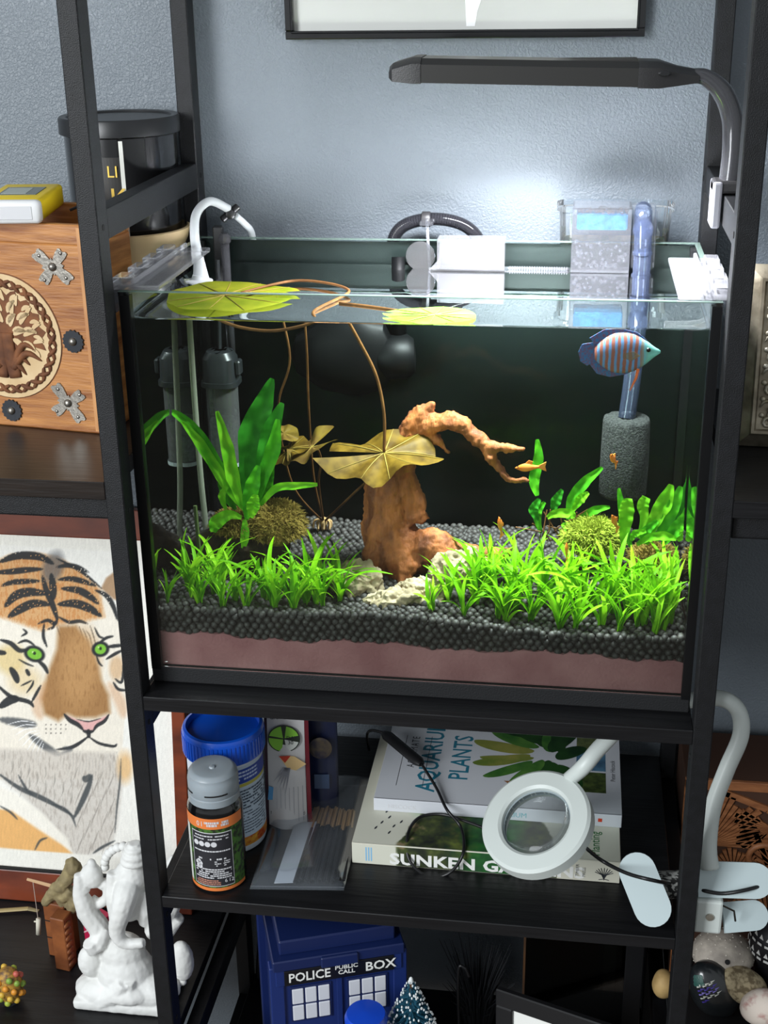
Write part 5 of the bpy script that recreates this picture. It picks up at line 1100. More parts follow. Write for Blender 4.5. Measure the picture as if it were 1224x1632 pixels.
q = MB(); q.M = PM; q.grid(lambda u, v: (5.05+.5*u-.2*v, v*16.2, -.2+.35*math.sin(math.pi*v)-.3*u), 2, 20); q.build('side_strip', crim, po); q = MB(); q.M = PM; q.grid(lambda u, v: (-.35+.45*u+.1*v, v*16.2, -.25), 2, 20); q.build('side_strip', plum, po)
def onp(mb, x, y, dz=.05): p_ = pouch_fn((x-2.5)/4.9+.5, y/16.2); return PM @ T((x, y, p_[2]+dz))
g1 = mat('logo_green', '#86c83c', .5); rd = mat('logo_red', '#c83a1c', .5)
q = MB(); q.M = onp(None, 2.3, 12.0, .08) @ T(sc=(1.18, 1.05, 1.0)); q.lathe([(1.75, 0), (1.75, .02)], 28); q.build('badge', mat('badge_dark', '#1f2a1c', .5), po)
for a0, a1 in ((100, 165), (175, 262), (280, 345), (15, 80)):
    poly = [(.12*math.cos(math.radians((a0+a1)/2)), .12*math.sin(math.radians((a0+a1)/2)))]+[(1.62*math.cos(math.radians(a0+(a1-a0)*k/8)), 1.62*math.sin(math.radians(a0+(a1-a0)*k/8))) for k in range(9)]
    q = MB(); q.M = onp(None, 2.3, 12.0, .11) @ T(sc=(1.18, 1.05, 1.0)); q.prism(poly, 0, .02); q.build('badge_slice', g1 if a0 != 280 else mat('badge_white', '#e0e4dc', .5), po)
text('9in', .5, onp(None, 1.1, 12.9, .16), white_paper, po, ext=.004); text('DAY', .5, onp(None, 2.6, 11.9, .16), ink, po, ext=.004); text('30', .5, onp(None, 2.8, 11.3, .16), ink, po, ext=.004)
for a in (45, -45): q = MB(); q.M = onp(None, 2.4, 13.3, .18) @ T((0, 0, 0), (0, 0, a)); q.box((-.6, -.09, 0), (.6, .09, .02)); q.build('badge_cross', rd, po)
text('Attack & Prey', .5, onp(None, .4, 15.3, .08), ink, po, ext=.004); text('Growth & Feed', .5, onp(None, .5, 14.5, .08), ink, po, ext=.004)
q = MB(); q.M = onp(None, 3.0, 8.6, .12) @ T(sc=1.5); q.prism([(-.9, .8), (.4, .8), (1.4, .1), (.5, -.5), (-.2, -.3)], 0, .02); q.build('fish_print', mat('fish_orange', '#e6c48a', .5), po)
q = MB(); q.M = onp(None, 3.0, 8.6, .14) @ T(sc=1.5); q.prism([(-.9, .8), (.1, .85), (-.4, .2)], 0, .02); q.build('fish_print', rd, po)
for k in range(5): q = MB(); q.M = onp(None, 2.9, 7.6, .12) @ T(sc=1.3); q.prism([(-.1-k*.12, .5), (.15-k*.1, .5), (-.4-k*.3, -2.2+k*.3)], 0, .02); q.build('fish_fin_print', mat('fin_grey', '#8f8f98', .5), po)
q = MB(); q.M = onp(None, 3.85, 8.85, .2); q.lathe([(.12, 0), (.12, .02)], 10); q.build('fish_eye_print', ink, po)
text('NET WT. 2.57oz (73g)', .42, onp(None, .3, 1.6, .1), ink, po, ext=.004, sx=.8)
for k in range(7): q = MB(); q.M = onp(None, 1.2+k*.55, 3.4, .07); q.box((0, -2.6, 0), (.06, 2.2, .02)); q.build('print_stripe', mat('stripe_grey', '#b0b0b6', .5), po)
q = MB(); q.M = onp(None, .5, 4.4, .08); q.prism([(-.5, -.8), (.6, -.8), (.7, .8), (-.3, 1.1)], 0, .02); q.build('print_patch', mat('patch_blue', '#4f8fc0', .5), po)
# dark blue pouch behind
p2 = thing('food_pouch', (16, 17, Z2), 'dark navy pouch standing behind the white fish food pouch', 'pouch')
q = MB(); q.M = frame((14.4, 17.0, Z2+.02), (1, .1, 0), (0, .08, 1)); q.grid(lambda u, v: (u*4.2-.8, v*15, (1-v)*1.3*math.sin(math.pi*u)), 10, 14); q.build('front_film', mat('navy_film', '#141c3c', .35), p2, smooth=True, solid=.1)
q = MB(); q.M = frame((15.8, 16.3, Z2+9.4), (1, .1, 0), (0, .08, 1)); q.lathe([(1.5, .0), (1.5, .1), (1.2, .14)], 24); q.build('print_disc', mat('disc_tan', '#4a4030', .4, col2='#201c2c', vscale=80), p2)
q = MB(); q.M = frame((15.4, 16.4, Z2+4.4), (1, .1, 0), (0, .08, 1)); q.box((-.6, -1.2, 0), (1.4, .9, .1), .05); q.build('print_panel', mat('panel_slate', '#3a4a66', .4), p2)
# clear bag of black-tipped sticks lying on the shelf
zipm = clear('zip_bag', '#e8ecf0', 1.4, .2, haze=.07, hazecol='#c8d0d8', boost=.22, bump=.35, bscale=30)
bag = thing('stick_bag', at(490, 1350, z=Z2), 'clear zip bag of black incense sticks lying on the shelf', 'bag')
A0, A1, A2, A3 = at(398, 1418, z=Z2), at(548, 1420, z=Z2), at(592, 1240, z=Z2), at(448, 1300, z=Z2+.1)
A3 = at(455, 1240, z=Z2)
def bagp(u, v, h): p_ = (A0*(1-u)+A1*u)*(1-v)+(A3*(1-u)+A2*u)*v; return p_+Vector((0, 0, h*(1-(2*u-1)**8)*(1-(2*v-1)**16)+.12*math.sin(u*11+v*7)*math.sin(v*9)*(1 if h > .2 else 0)))
MB().grid(lambda u, v: bagp(u, v, 1.35)+Vector((0, 0, .12)), 22, 26).build('top_film', zipm, bag, smooth=True); MB().grid(lambda u, v: bagp(u, v, .02)+Vector((0, 0, .03)), 4, 4).build('bottom_film', zipm, bag)
MB().tube([bagp(0, .9, .3)+Vector((0, 0, .5)), bagp(1, .9, .3)+Vector((0, 0, .5))], .12, 6).build('zip_strip', acrylic_bright, bag); MB().tube([bagp(0, .02, 0)+Vector((0, 0, .15)), bagp(1, .02, 0)+Vector((0, 0, .15))], .07, 6).build('seal_edge', acrylic_bright, bag)
pap = mat('bag_paper', '#c3c8cf', .7); q = MB()
ca, cb_, cc_, cd_ = at(437, 1408, z=Z2+.6), at(468, 1407, z=Z2+.6), at(505, 1310, z=Z2+.6), at(470, 1312, z=Z2+.6)
q.add([ca, cb_, cc_, cd_, ca+Vector((0, 0, .06)), cb_+Vector((0, 0, .06)), cc_+Vector((0, 0, .06)), cd_+Vector((0, 0, .06))], [(0, 1, 2, 3), (4, 5, 6, 7), (0, 1, 5, 4), (1, 2, 6, 5), (2, 3, 7, 6), (3, 0, 4, 7)]); q.build('paper_slip', pap, bag)
bamboo = mat('bamboo', '#b08a5a', .7); inc = mat('incense_black', '#131316', .75, bump=.4, bscale=300); rs = random.Random(5)
for k in range(26):
    u = k/25; lay = k % 3
    top = at(503+u*62, 1284+10*u+rs.uniform(-3, 3), z=Z2+.32+lay*.14); bot = at(462+u*86, 1404+rs.uniform(-4, 4), z=Z2+.3+lay*.14); mid = top.lerp(bot, .27+.03*math.sin(k))
    t_ = MB(); t_.tube([top, mid], .15, 6); a_ = t_.build('stick', bamboo, bag); t_ = MB(); t_.tube([mid, bot], [.2, .2], 6); t_.build('incense_tip', inc, a_)
# ---------------------------------------------------------------- books
page = mat('pages', '#d8d4c8', .8, col2='#c4c0b4', vscale=60, stretch=(.2, .2, 12)); cover_w = mat('cover_white', '#c9ccd2', .3, coat=.3); cover_c = mat('cover_cream', '#cfcdbd', .3, coat=.3)
bk = thing('book', (38, 16, Z2), 'lower pale book with white lettering over a mossy aquascape spine', 'book')
x0, x1, y0, y1, z0, z1 = 21.5, 54.1, 5.7, 30.5, Z2+.02, Z2+3.0
MB().box((x0+.3, y0+.4, z0+.15), (x1-.3, y1-.2, z1-.15)).build('pages', page, bk); MB().box((x0, y0, z0), (x1, y1, z0+.15)).build('cover', cover_c, bk); MB().box((x0, y0, z1-.15), (x1, y1, z1), .04).build('cover', cover_c, bk); MB().box((x0, y0-.12, z0), (x1, y0+.2, z1), .1, 2).build('spine', cover_c, bk)
def moss_paint(V_):
    X, Y, Z = V_[:, 0], V_[:, 1], V_[:, 2]; n = np.array([mnoise.fractal(Vector((x*.55, y*.55, z*.55)), 1, 2, 4) for x, y, z in zip(X, Y, Z)]); n2 = np.array([mnoise.noise(Vector((x*2.4, y*2.4, z*2.4))) for x, y, z in zip(X, Y, Z)])
    base = np.tile(np.array((.80, .80, .74)), (len(X), 1)); h = 1-np.clip(np.abs((X-37)/9.5), 0, 1.4)**2.2; edge = 14.0*h+2+1.6*n   # mossy mound grows from the spine
    m1 = np.clip((edge-(Y-5.5)-(z1-Z)*0)/.5, 0, 1)*np.clip((X-26.5)/.8, 0, 1)*np.clip((47.5-X)/.5, 0, 1)
    g_ = np.stack([.20+.16*n+.05*n2, .24+.17*n+.06*n2, .11+.06*n], 1); em_ = np.clip((X-33.5-n*3)/3, 0, 1)*np.clip((43-X)/2, 0, 1)
    g_ = g_*(1-em_[:, None]*.8)+np.stack([.06+.05*n2, .34+.14*n, .12+.05*n2], 1)*em_[:, None]*.8
    glow = np.clip(1-np.hypot((X-33)/6, (Y-14)/4), 0, 1)*(1-m1); base = base*(1-glow[:, None]*.75)+np.array((.30, .62, .30))*glow[:, None]*.75
    rockm = np.clip((n-.28)*4, 0, 1)*np.clip((32-X)/2, 0, 1); g_ = g_*(1-rockm[:, None])+np.array((.50, .44, .32))*rockm[:, None]
    return np.clip(base*(1-m1[:, None])+g_*m1[:, None], 0, 1)
painted_sheet('cover_print', lambda u, v: Vector((x0+.1+u*(x1-x0-.2), y0+.05+v*16, z1+.012)), 200, 100, moss_paint, bk, 'book_print'); painted_sheet('spine_print', lambda u, v: Vector((x0+.1+u*(x1-x0-.2), y0-.135, z0+.1+v*(z1-z0-.2))), 160, 16, moss_paint, bk, 'book_print')
text('SUNKEN GARDENS', 1.55, frame((26.2, y0-.15, z0+.35), (1, 0, 0), (0, 0, 1)), mat('ink_white', '#e6e6e2', .5), bk, ext=.004, bold=.075, sx=1.2, spacing=1.04)
for k in range(3): MB().box((23.2+k*.32, y0-.15, z0+.5), (23.36+k*.32, y0-.13, z0+2.5)).build('spine_mark', mat('mark_blue', '#7fb4d8', .6), bk)
for dx, dy in ((24.6, 10.2), (25.4, 11.4), (26.2, 9.6), (24.0, 9.0), (27.0, 10.6), (25.8, 8.2), (24.9, 12.6)):
    q = MB(); q.M = T((dx, dy, z1+.02), (0, 0, 70)); q.prism([(-.38, 0), (-.15, .12), (.2, .1), (.4, 0), (.2, -.1), (-.15, -.12)], 0, .01); q.build('fish_silhouette', ink, bk)
text('Planting', 1.1, frame((51.6, 6.6, z1+.02), (0, 1, 0), (-1, 0, 0)), mat('ink_green', '#2a6a34', .6), bk, ext=.004, bold=.01)
MB().box((46.6, y0-.14, z0+.05), (x1-.05, y0-.125, z1-.05)).build('spine_panel', cover_c, bk)
for s_t, dx in (('TIMBER', 49.2), ('PRESS', 50.0)): text(s_t, .38, frame((dx, y0-.15, z0+.6), (0, 0, 1), (-1, 0, 0)), ink, bk, ext=.004)
q = MB()
for a in range(-80, 90, 20): e = (52.2+1.1*math.sin(math.radians(a)), y0-.16, z0+1.3+.8*math.cos(math.radians(a))); q.tube([(52.2, y0-.16, z0+.5), (52.2+.3*math.sin(math.radians(a)), y0-.16, z0+1.1), e], .05, 4)
for a in (-60, 0, 60): q.tube([(52.2, y0-.16, z0+.5), (52.2+.7*math.sin(math.radians(a)), y0-.16, z0+.35)], .05, 4)
q.build('tree_mark', ink, bk)
bk2 = thing('book', (39, 22, z1), 'upper white book with teal lettering and aquarium plant photograph', 'book')
zb = z1+.03; u0, u1, v0, v1, zt = 23.2, 54.3, 12.7, 35.0-1.2, z1+1.85
MB().box((u0+.2, v0+.3, zb+.1), (u1-.2, v1-.2, zt-.1)).build('pages', page, bk2); MB().box((u0, v0, zb), (u1, v1, zb+.1)).build('cover', cover_w, bk2); MB().box((u0, v0, zt-.1), (u1, v1, zt), .03).build('cover', cover_w, bk2); MB().box((u0, v0-.1, zb), (u1, v0+.2, zt), .08, 2).build('spine', cover_w, bk2)
teal = mat('ink_teal', '#1f6f86', .5)
FB = frame((0, 0, zt+.012), (0, 1, 0), (-1, 0, 0))          # letters read from the right-hand side: local x = +y
def covtext(s, h, x, y, m_, **k): return text(s, h, Matrix.Translation((x, y, zt+.012)) @ frame((0, 0, 0), (0, 1, 0), (-1, 0, 0)), m_, bk2, ext=.004, **k)
covtext('AQUARIUM', 2.5, 30.6, 14.9, teal, bold=.05, sx=.92); covtext('PLANTS', 2.5, 34.6, 18.0, teal, bold=.04, sx=.86)
covtext('AQUAMATE', 1.0, 27.4, 20.2, ink, spacing=1.35, sx=.8); [MB().box((27.9+j*.35, 19.0+k*.9, zt+.01), (28.1+j*.35, 19.0+k*.9+.55+.2*((k*7+j) % 3)/2, zt+.015)).build('fine_print', light_ink, bk2) for j in range(2) for k in range(7)]
for xx in (25.6, 29.0): MB().box((xx, 15.8, zt+.01), (xx+.06, 28, zt+.02)).build('cover_rule', ink, bk2)
text('AQUARIUM', .7, frame((37.4, v0-.12, zb+.5), (1, 0, 0), (0, 0, 1)), mat('ink_aqua', '#6fb0b8', .5), bk2, ext=.004); text('HISCOCK', .6, frame((25, v0-.12, zb+.5), (1, 0, 0), (0, 0, 1)), light_ink, bk2, ext=.004)
MB().box((51.4, v0-.13, zb+.7), (51.9, v0-.11, zb+1.2)).build('spine_dot', rd, bk2)
lp = [leaf_mat('print_leaf_a', '#2c5a26', '#4f7a34', 30, 0, .5), leaf_mat('print_leaf_b', '#5f7430', '#8a8a44', 30, 0, .5), leaf_mat('print_leaf_c', '#153018', '#24481f', 30, 0, .5)]
for k, (x, y, ang, L, Wd, mi) in enumerate(((42.5, 25, 200, 8, 2.2, 1), (43, 24.4, 185, 7.2, 1.6, 1), (43, 26, 168, 8.4, 2.4, 1), (42.8, 23.6, 215, 7.6, 1.8, 0), (43.6, 27, 150, 7.6, 2.2, 0), (44, 28, 130, 8, 2.2, 2), (44.6, 27, 100, 8, 2.6, 2), (45, 26, 80, 8, 2.6, 0), (45.2, 26, 60, 7.4, 2.6, 2), (45, 24, 250, 7, 2.2, 2), (45.4, 23.6, 270, 6.4, 2.2, 2), (44.2, 24, 235, 7.2, 2.0, 0), (46, 24.4, 40, 5, 2.4, 2), (46, 23, 300, 6, 2.4, 2), (46.6, 26, 90, 8, 2.2, 2), (44, 30, 170, 6, 1.8, 2), (46, 30, 120, 5, 2.2, 2), (45, 21.5, 260, 5, 1.8, 2), (47, 22, 280, 6, 2.0, 2), (47, 28, 100, 5, 2.4, 2))):
    q = MB(); q.M = T((x, y, zt+.004+k*.0015), (0, 0, ang)); n = 12; q.prism([(L*(.5-.5*math.cos(math.pi*j/n)), Wd*.5*math.sin(math.pi*j/n)+.05*L*math.sin(math.pi*j/n)) for j in range(n+1)]+[(L*(.5-.5*math.cos(math.pi*j/n)), -Wd*.5*math.sin(math.pi*j/n)+.05*L*math.sin(math.pi*j/n)) for j in range(n-1, 0, -1)], .01, .012); q.build('plant_print', lp[mi], bk2)
q = MB(); q.M = T((40.2, 17.6, zt+.03), (0, 0, 100)); q.prism([(-.9, 0), (-.3, .5), (.5, .3), (1.0, .7), (.9, 0), (1.0, -.6), (.5, -.3), (-.3, -.5)], .01, .012); q.build('fish_print', mat('fish_tan', '#8a5a30', .5), bk2)
for k, (m_, yy) in enumerate(((mat('photo_olive', '#5a6234', .4, col2='#39461f', vscale=90), 27.2), (mat('photo_blue', '#4f7a96', .4, col2='#31536e', vscale=60), 22.2), (mat('photo_moss', '#4a5a26', .4, col2='#26330f', vscale=110), 17.2))): MB().box((48.6, yy, zt+.005), (52.4, yy+4.6, zt+.015)).build('photo_print', m_, bk2)
covtext('Peter Hiscock', .6, 53.6, 20.0, ink)
# ---------------------------------------------------------------- ring magnifier lamp on a gooseneck clip
lampw = mat('lamp_white', '#c6cdc9', .42); lampg = mat('lamp_pale', '#b4c2c4', .45)
mg = thing('magnifier_lamp', (64, 0, -30), 'white ring magnifier lamp on a bent gooseneck with clip', 'lamp')
n_ = Vector((-.39, -.51, 1.02)).normalized(); rx = Vector((1, 0, 0)); rx = (rx-n_*rx.dot(n_)).normalized(); RC = at(857, 1313, y=1.2)
RM = frame(RC, rx, n_.cross(rx))
q = MB(); q.M = RM; q.lathe([(4.15, -1.1), (6.3, -1.1), (6.55, -.8), (6.55, .7), (6.2, 1.0), (4.5, 1.05), (4.15, .8), (4.15, -1.1)], 64, cap=False); q.build('ring', lampw, mg, smooth=35)
q = MB(); q.M = RM; q.lathe([(.02, .22), (2, .18), (4.15, 0), (4.15, -.1), (2, -.28), (.02, -.32)], 48, cap=False); q.build('lens', clear('lens', '#f2f6f6', 1.3, .01, haze=.03, boost=.6), mg, smooth=True)
q = MB(); q.M = RM; q.lathe([(4.05, -.5), (4.15, -.5), (4.15, .3), (3.95, .3)], 48, cap=False); q.build('lens_rim', mat('rim_grey', '#8f9a9e', .4), mg)
nk = spline([RM @ Vector((3.2, 5.4, -.3)), at(930, 1222, y=4.5), at(962, 1185, y=6), (56, 8.5, -4.1), (61, 8.8, -3.4), (64.3, 8.2, -2.6), (66.2, 7.4, -3.6), (66.6, 6.4, -6.2), (65.2, 5.0, -10), (63.9, 3.4, -14), (63.5, 1.6, -18), (63.8, .6, -20.4)], 7)
MB().tube(nk, lerp_list([.85, .95, .95, .95, .95, .95, .95, .95, .95, .95, 1.0, 1.1], len(nk)), 14).build('gooseneck', lampw, mg, smooth=True)
q = MB(); q.M = T(at(1160, 1402, y=.4), (58, 0, 4)); hw = 2.0; q.prism([(3.0+hw*math.cos(math.radians(a)), hw*math.sin(math.radians(a))) for a in range(-90, 91, 15)]+[(-3.4, hw), (-3.4, -hw)], -.35, .35); q.build('clip_paddle', lampg, mg, smooth=30)
q = MB(); q.M = T(at(1160, 1462, y=-.2), (50, 0, 14)); q.prism([(3.0+1.7*math.cos(math.radians(a)), 1.7*math.sin(math.radians(a))) for a in range(-90, 91, 15)]+[(-.6, 1.7), (-.6, -1.7)], -.3, .3); q.build('clip_paddle', lampg, mg, smooth=30)
ba, bb = at(1112, 1432, y=-1.2), at(1150, 1490, y=-1.2); MB().box((62.3, -1.6, bb.z+.3), (65.4, 1.2, ba.z), .3, 2).build('clip_body', lampw, mg)
q = MB(); q.M = frame((64.0, -1.65, (ba.z+bb.z)/2+.3), (1, 0, 0), (0, 0, 1)); q.lathe([(.5, 0), (.45, .12), (.1, .16)], 14); q.build('rivet', mat('rivet', '#b8b4a8', .3, .8), mg, smooth=30)
MB().tube([at(1145, 1440, y=-1.4), at(1170, 1452, y=-1.4), at(1172, 1468, y=-1.4)], .12, 6).build('spring', mat('spring_steel', '#3a3630', .35, .8), mg)
q = MB(); pa, pb = at(1014, 1383, y=-.4), at(1042, 1452, y=-2.9); Mx = frame((pa+pb)/2, (pb-pa), (1, .15, .35)); L_ = (pb-pa).length/2
q.M = Mx; r2 = 2.1; q.prism([(L_+r2*math.cos(math.radians(a))-.4, r2*math.sin(math.radians(a))) for a in range(-90, 91, 15)]+[(-L_-r2*math.cos(math.radians(a))+.4, -r2*math.sin(math.radians(a))) for a in range(-90, 91, 15)], -.3, .3); q.build('clip_jaw', lampg, mg, smooth=30)
q = MB(); q.M = T(at(1066, 1410, y=1.0), (0, 90, 10)); q.lathe([(1.5, -1.2), (1.6, -1.0), (1.6, 1.3), (1.5, 1.5)], 20); q.build('grip_sleeve', mat('knit_grey', '#2c2c2c', .9, col2='#a8a8a4', vscale=160, stretch=(1, 3, 1), contrast=(.48, .52)), mg, smooth=30)
cab = spline([RM @ Vector((5.6, -3.2, -.6)), at(960, 1372, y=0), at(1000, 1392, y=-3.2), at(1045, 1404, y=-4.4), at(1085, 1412, y=-2.4+6), at(1115, 1418, y=-.4), at(1150, 1424, y=-.8), at(1190, 1418, y=-.8), at(1235, 1405, y=2)], 6)
MB().tube(cab, .22, 8).build('cable', black_plastic, mg, smooth=True)
# loop of black cable with a moulded joint on the books
cb2 = thing('usb_cable', (36, 12, z1), 'looped thin black cable with moulded joint lying over the books', 'cable')
j0, j1 = at(612, 1168, z=zt+2.0), at(672, 1218, z=zt+1.2)
MB().tube([j0, j0.lerp(j1, .1), j0.lerp(j1, .9), j1], [.5, .85, .85, .5], 10, flat=.7).build('joint', black_plastic, cb2, smooth=40)
loop = [j1, at(695, 1255, z=zt+.5), at(712, 1290, z=zt+.2), at(735, 1320, z=z1+.5), at(738, 1360, y=5.2), at(715, 1392, y=4.6), at(680, 1396, y=4.6), at(652, 1370, y=5.2), at(650, 1330, z=z1+.4), at(668, 1303, z=z1+.4), at(705, 1298, z=z1+.5), at(745, 1310, z=z1+.8), at(785, 1325, z=z1+1.0)]
MB().tube(spline(loop, 8), .2, 8).build('cord', black_plastic, cb2, smooth=True); MB().tube(spline([j0, at(592, 1164, z=zt+1.6), at(585, 1172, z=zt+.6), at(588, 1195, y=30)], 6), .2, 8).build('cord', black_plastic, cb2, smooth=True)

# ================================================================ BOTTOM SHELF
Z3 = -72
navy = mat('police_blue', '#152a66', .45); navy2 = mat('police_blue_dark', '#0f1f4e', .45); pane_w = mat('pane_white', '#d2d4da', .4)  # window panes are plain opaque white
pc = at(405, 1500, y=6.5); bxM = T((16.8, 12.4, Z3), (0, 0, 20)); hw_, hd = 8.0, 8.0
pb_ = thing('police_box', (16.8, 12.4, Z3), 'toy blue police call box with white windows', 'toy box')
def inp(): q = MB(); q.M = bxM.copy(); return q
ht = 31.4
inp().box((-hw_, -hd+.4, 0), (hw_, hd-.4, ht-.5), .1).build('body', navy, pb_)
for sx in (-1, 1): inp().box((sx*hw_-.9, -hd, 0), (sx*hw_+.9, -hd+1.8, ht-1.2), .12).build('corner_post', navy, pb_); inp().box((sx*hw_-.9, hd-1.8, 0), (sx*hw_+.9, hd, ht-1.2), .12).build('corner_post', navy, pb_)
inp().box((-hw_-.2, -hd-.25, ht-4.0), (hw_+.2, hd+.2, ht-1.4), .1).build('sign_band', navy, pb_); inp().box((-hw_+.9, -hd-.42, ht-3.9), (hw_-.9, -hd-.2, ht-1.6), .04).build('sign_board', mat('sign_black', '#0b0c12', .4), pb_)
inp().box((-hw_-.5, -hd-.6, ht-1.4), (hw_+.5, hd+.5, ht+.2), .15).build('roof_step', navy2, pb_); inp().box((-hw_+.5, -hd+.5, ht+.2), (hw_-.5, hd-.5, ht+2.4), .2).build('roof', navy2, pb_)
inp().box((-2.4, -hd-1.0, ht-1.5), (2.4, -hd-.4, ht+.1), .15).build('roof_tab', navy2, pb_)
def sgn(s, h, x, z, **k): text(s, h, bxM @ frame((x, -hd-.44, z), (1, 0, 0), (0, 0, 1)), white_paper, pb_, ext=.01, **k)
sgn('POLICE', 1.35, -6.6, ht-3.35, bold=.03, sx=.86); sgn('PUBLIC', .62, -.6, ht-2.45, bold=.015, sx=1.05); sgn('CALL', .62, -.2, ht-3.25, bold=.015, sx=1.05); sgn('BOX', 1.35, 3.3, ht-3.35, bold=.03)
inp().box((-.35, -hd+.05, 0), (.35, -hd+.4, ht-4), .05).build('door_stile', navy, pb_)
for sx in (-1, 1):
    wx = sx*3.7; w_ = inp().box((wx-2.7, -hd+.2, ht-10.4), (wx+2.7, -hd+.45, ht-4.8), .05).build('window', navy2, pb_)
    for i in range(3):
        for j in range(2): inp().box((wx-2.45+i*1.7, -hd+.05, ht-10.1+j*2.65), (wx-2.45+i*1.7+1.45, -hd+.3, ht-10.1+j*2.65+2.35), .1, 2).build('pane', pane_w, w_)
    for z_ in (12.2, 6.6, 1.0): inp().box((wx-2.7, -hd+.28, z_), (wx+2.7, -hd+.42, z_+4.6), .05).build('door_panel', navy2, pb_)
dk = thing('blue_ball', (25, -1, Z3), 'bright blue round lid peeking up before the police box', 'lid')
pd_ = at(583, 1612, y=0); q = MB(); q.lathe([(1.2, Z3), (1.8, Z3+.2), (1.9, pd_.z-3.6), (2.6, pd_.z-3.0), (2.7, pd_.z-.9), (2.4, pd_.z-.25), (.1, pd_.z)], 28, c=(pd_.x, pd_.y, 0)); q.build('body', mat('bright_blue', '#1646c0', .35), dk, smooth=40)
# bottle-brush tree
bt_ = thing('bottle_brush_tree', (28.5, 3, Z3), 'teal bottle-brush Christmas tree with snowy tips', 'ornament')
tp_ = at(655, 1560, y=3); q = MB(); rs = random.Random(3)
for k in range(1500):
    t = rs.random()**.7; a = rs.uniform(0, 6.283); z_ = tp_.z-.3-t*15; r_ = .2+3.1*min(1, t*2.0)**.9*(.85+.15*rs.random()); c0 = Vector((tp_.x, tp_.y, z_)); e = c0+Vector((r_*math.cos(a), r_*math.sin(a), -.1+.25*rs.random())); s2 = Vector((-math.sin(a), math.cos(a), 0))*.07
    q.add([c0-s2, c0+s2, e+s2, e-s2], [(0, 1, 2, 3)])
q.build('bristles', mat('teal_bristle', '#1f5a72', .7), bt_)
q = MB()
for k in range(700):
    t = rs.random()**.6; a = rs.uniform(0, 6.283); z_ = tp_.z-.2-t*15; r_ = .25+3.1*min(1, t*2.0)**.9; q.ball((tp_.x+r_*math.cos(a), tp_.y+r_*math.sin(a), z_), (.13, .13, .2), 5, 4)
q.ball(tp_-Vector((0, 0, .3)), (.3, .3, .6), 8, 6); q.build('snow_tips', mat('snow', '#dfe4e4', .8), bt_)['kind'] = 'stuff'
MB().tube([(tp_.x, tp_.y, Z3+1.2), (tp_.x, tp_.y, tp_.z)], .2, 6).build('wire_stem', stem_m, bt_); q = MB(); q.lathe([(1.6, 0), (1.6, .8), (1.2, 1.3)], 16, c=(tp_.x, tp_.y, Z3+.01)); q.build('base', terra, bt_)
# dark feathery plant
fp = thing('feather_plant', (35.5, 16, Z3), 'dark feathery artificial plant in the shade of the bottom shelf', 'plant')
q = MB(); fc = Vector((36.5, 17, Z3+8))
for k in range(170):
    a = rs.uniform(0, 6.283); sp2 = rs.uniform(.5, 5.5); h = rs.uniform(14, 25); e = Vector((fc.x+sp2*math.cos(a), fc.y+sp2*.7*math.sin(a), Z3+h)); m2 = fc.lerp(e, .55)+Vector((0, 0, 1.5)); q.tube([fc-Vector((0, 0, 5)), m2, e], [.16, .12, .02], 4)
q.build('fronds', mat('dark_frond', '#0c0f14', .7), fp); q = MB(); q.lathe([(2.4, 0), (3.2, .4), (3.6, 7), (3.3, 7.2), (3.1, 6.6), (.2, 6.4)], 24, c=(fc.x, fc.y, Z3+.01)); q.build('pot', black_gloss, fp, smooth=40)
MB().tube(spline([(fc.x-2, fc.y-4, Z3+7), (fc.x-2.4, fc.y-4, Z3+22), (fc.x-1.6, fc.y-4, Z3+23.5), (fc.x-.9, fc.y-4, Z3+22)], 6), .22, 8).build('hooked_wire', black_plastic, fp, smooth=True)
# leaning dark frame with white mat, glass-fronted box behind, its reflections painted as coloured patches
lf = thing('dark_frame', (50, 4, Z3), 'black frame with white mat leaning in the bottom shelf', 'picture')
TLc, TRc = at(795, 1570, y=9), at(1010, 1642, y=1.5); LFx = (TRc-TLc).normalized(); LFy = Vector((.05, .12, 1)); LFy = (LFy-LFx*LFy.dot(LFx)).normalized(); LFm = frame(TLc-LFy*23, LFx, LFy)
for a, b_ in (((0, 0, 0), (21, 2.4, 1)), ((0, 20.6, 0), (21, 23, 1)), ((0, 2.4, 0), (2.4, 20.6, 1)), ((18.6, 2.4, 0), (21, 20.6, 1))): q = MB(); q.M = LFm; q.box(a, b_, .15); q.build('frame_rail', black_plastic, lf)
q = MB(); q.M = LFm; q.box((2.4, 2.4, .3), (18.6, 20.6, .5)); q.build('mat_board', white_paper, lf)
gf = thing('glazed_box', (50, 24, Z3), 'dark glass-fronted box with painted amber and olive reflections', 'box')
GX0, GX1, GY, GZ = 42.6, 58.6, 17.0, -38.5
MB().box((GX0, GY+.4, Z3+.01), (GX1, 30, GZ), .1).build('body', mat('dark_brown', '#2c1e15', .6, col2='#4a3018', vscale=9), gf)  # dark brown body colour varied by noise
MB().box((GX0+.3, GY, Z3+.4), (GX1-2.4, GY+.3, GZ-.2)).build('glass_front', clear('dark_glass', '#9a9a98', 1.5, .04), gf)
for a, b_ in (((GX0+.8, GY+.31, -43.0), (GX0+3.6, GY+.38, -40.0)),): MB().box(a, b_).build('amber_reflection', mat('amber_reflection', '#b89a30', .4, col2='#7c7c24', vscale=60), gf)
MB().box((GX0+2.8, GY+.31, -60), (GX1-6, GY+.37, -45)).build('russet_reflection', mat('russet', '#6a3018', .5), gf); MB().box((GX1-5.2, GY+.31, -62), (GX1-3.6, GY+.37, -40)).build('grey_reflection', mat('grey_reflection', '#9a9a96', .5), gf)
MB().box((GX1-2.4, GY-.2, Z3+.2), (GX1, GY+.4, GZ), .1).build('side_rail', black_plastic, gf)

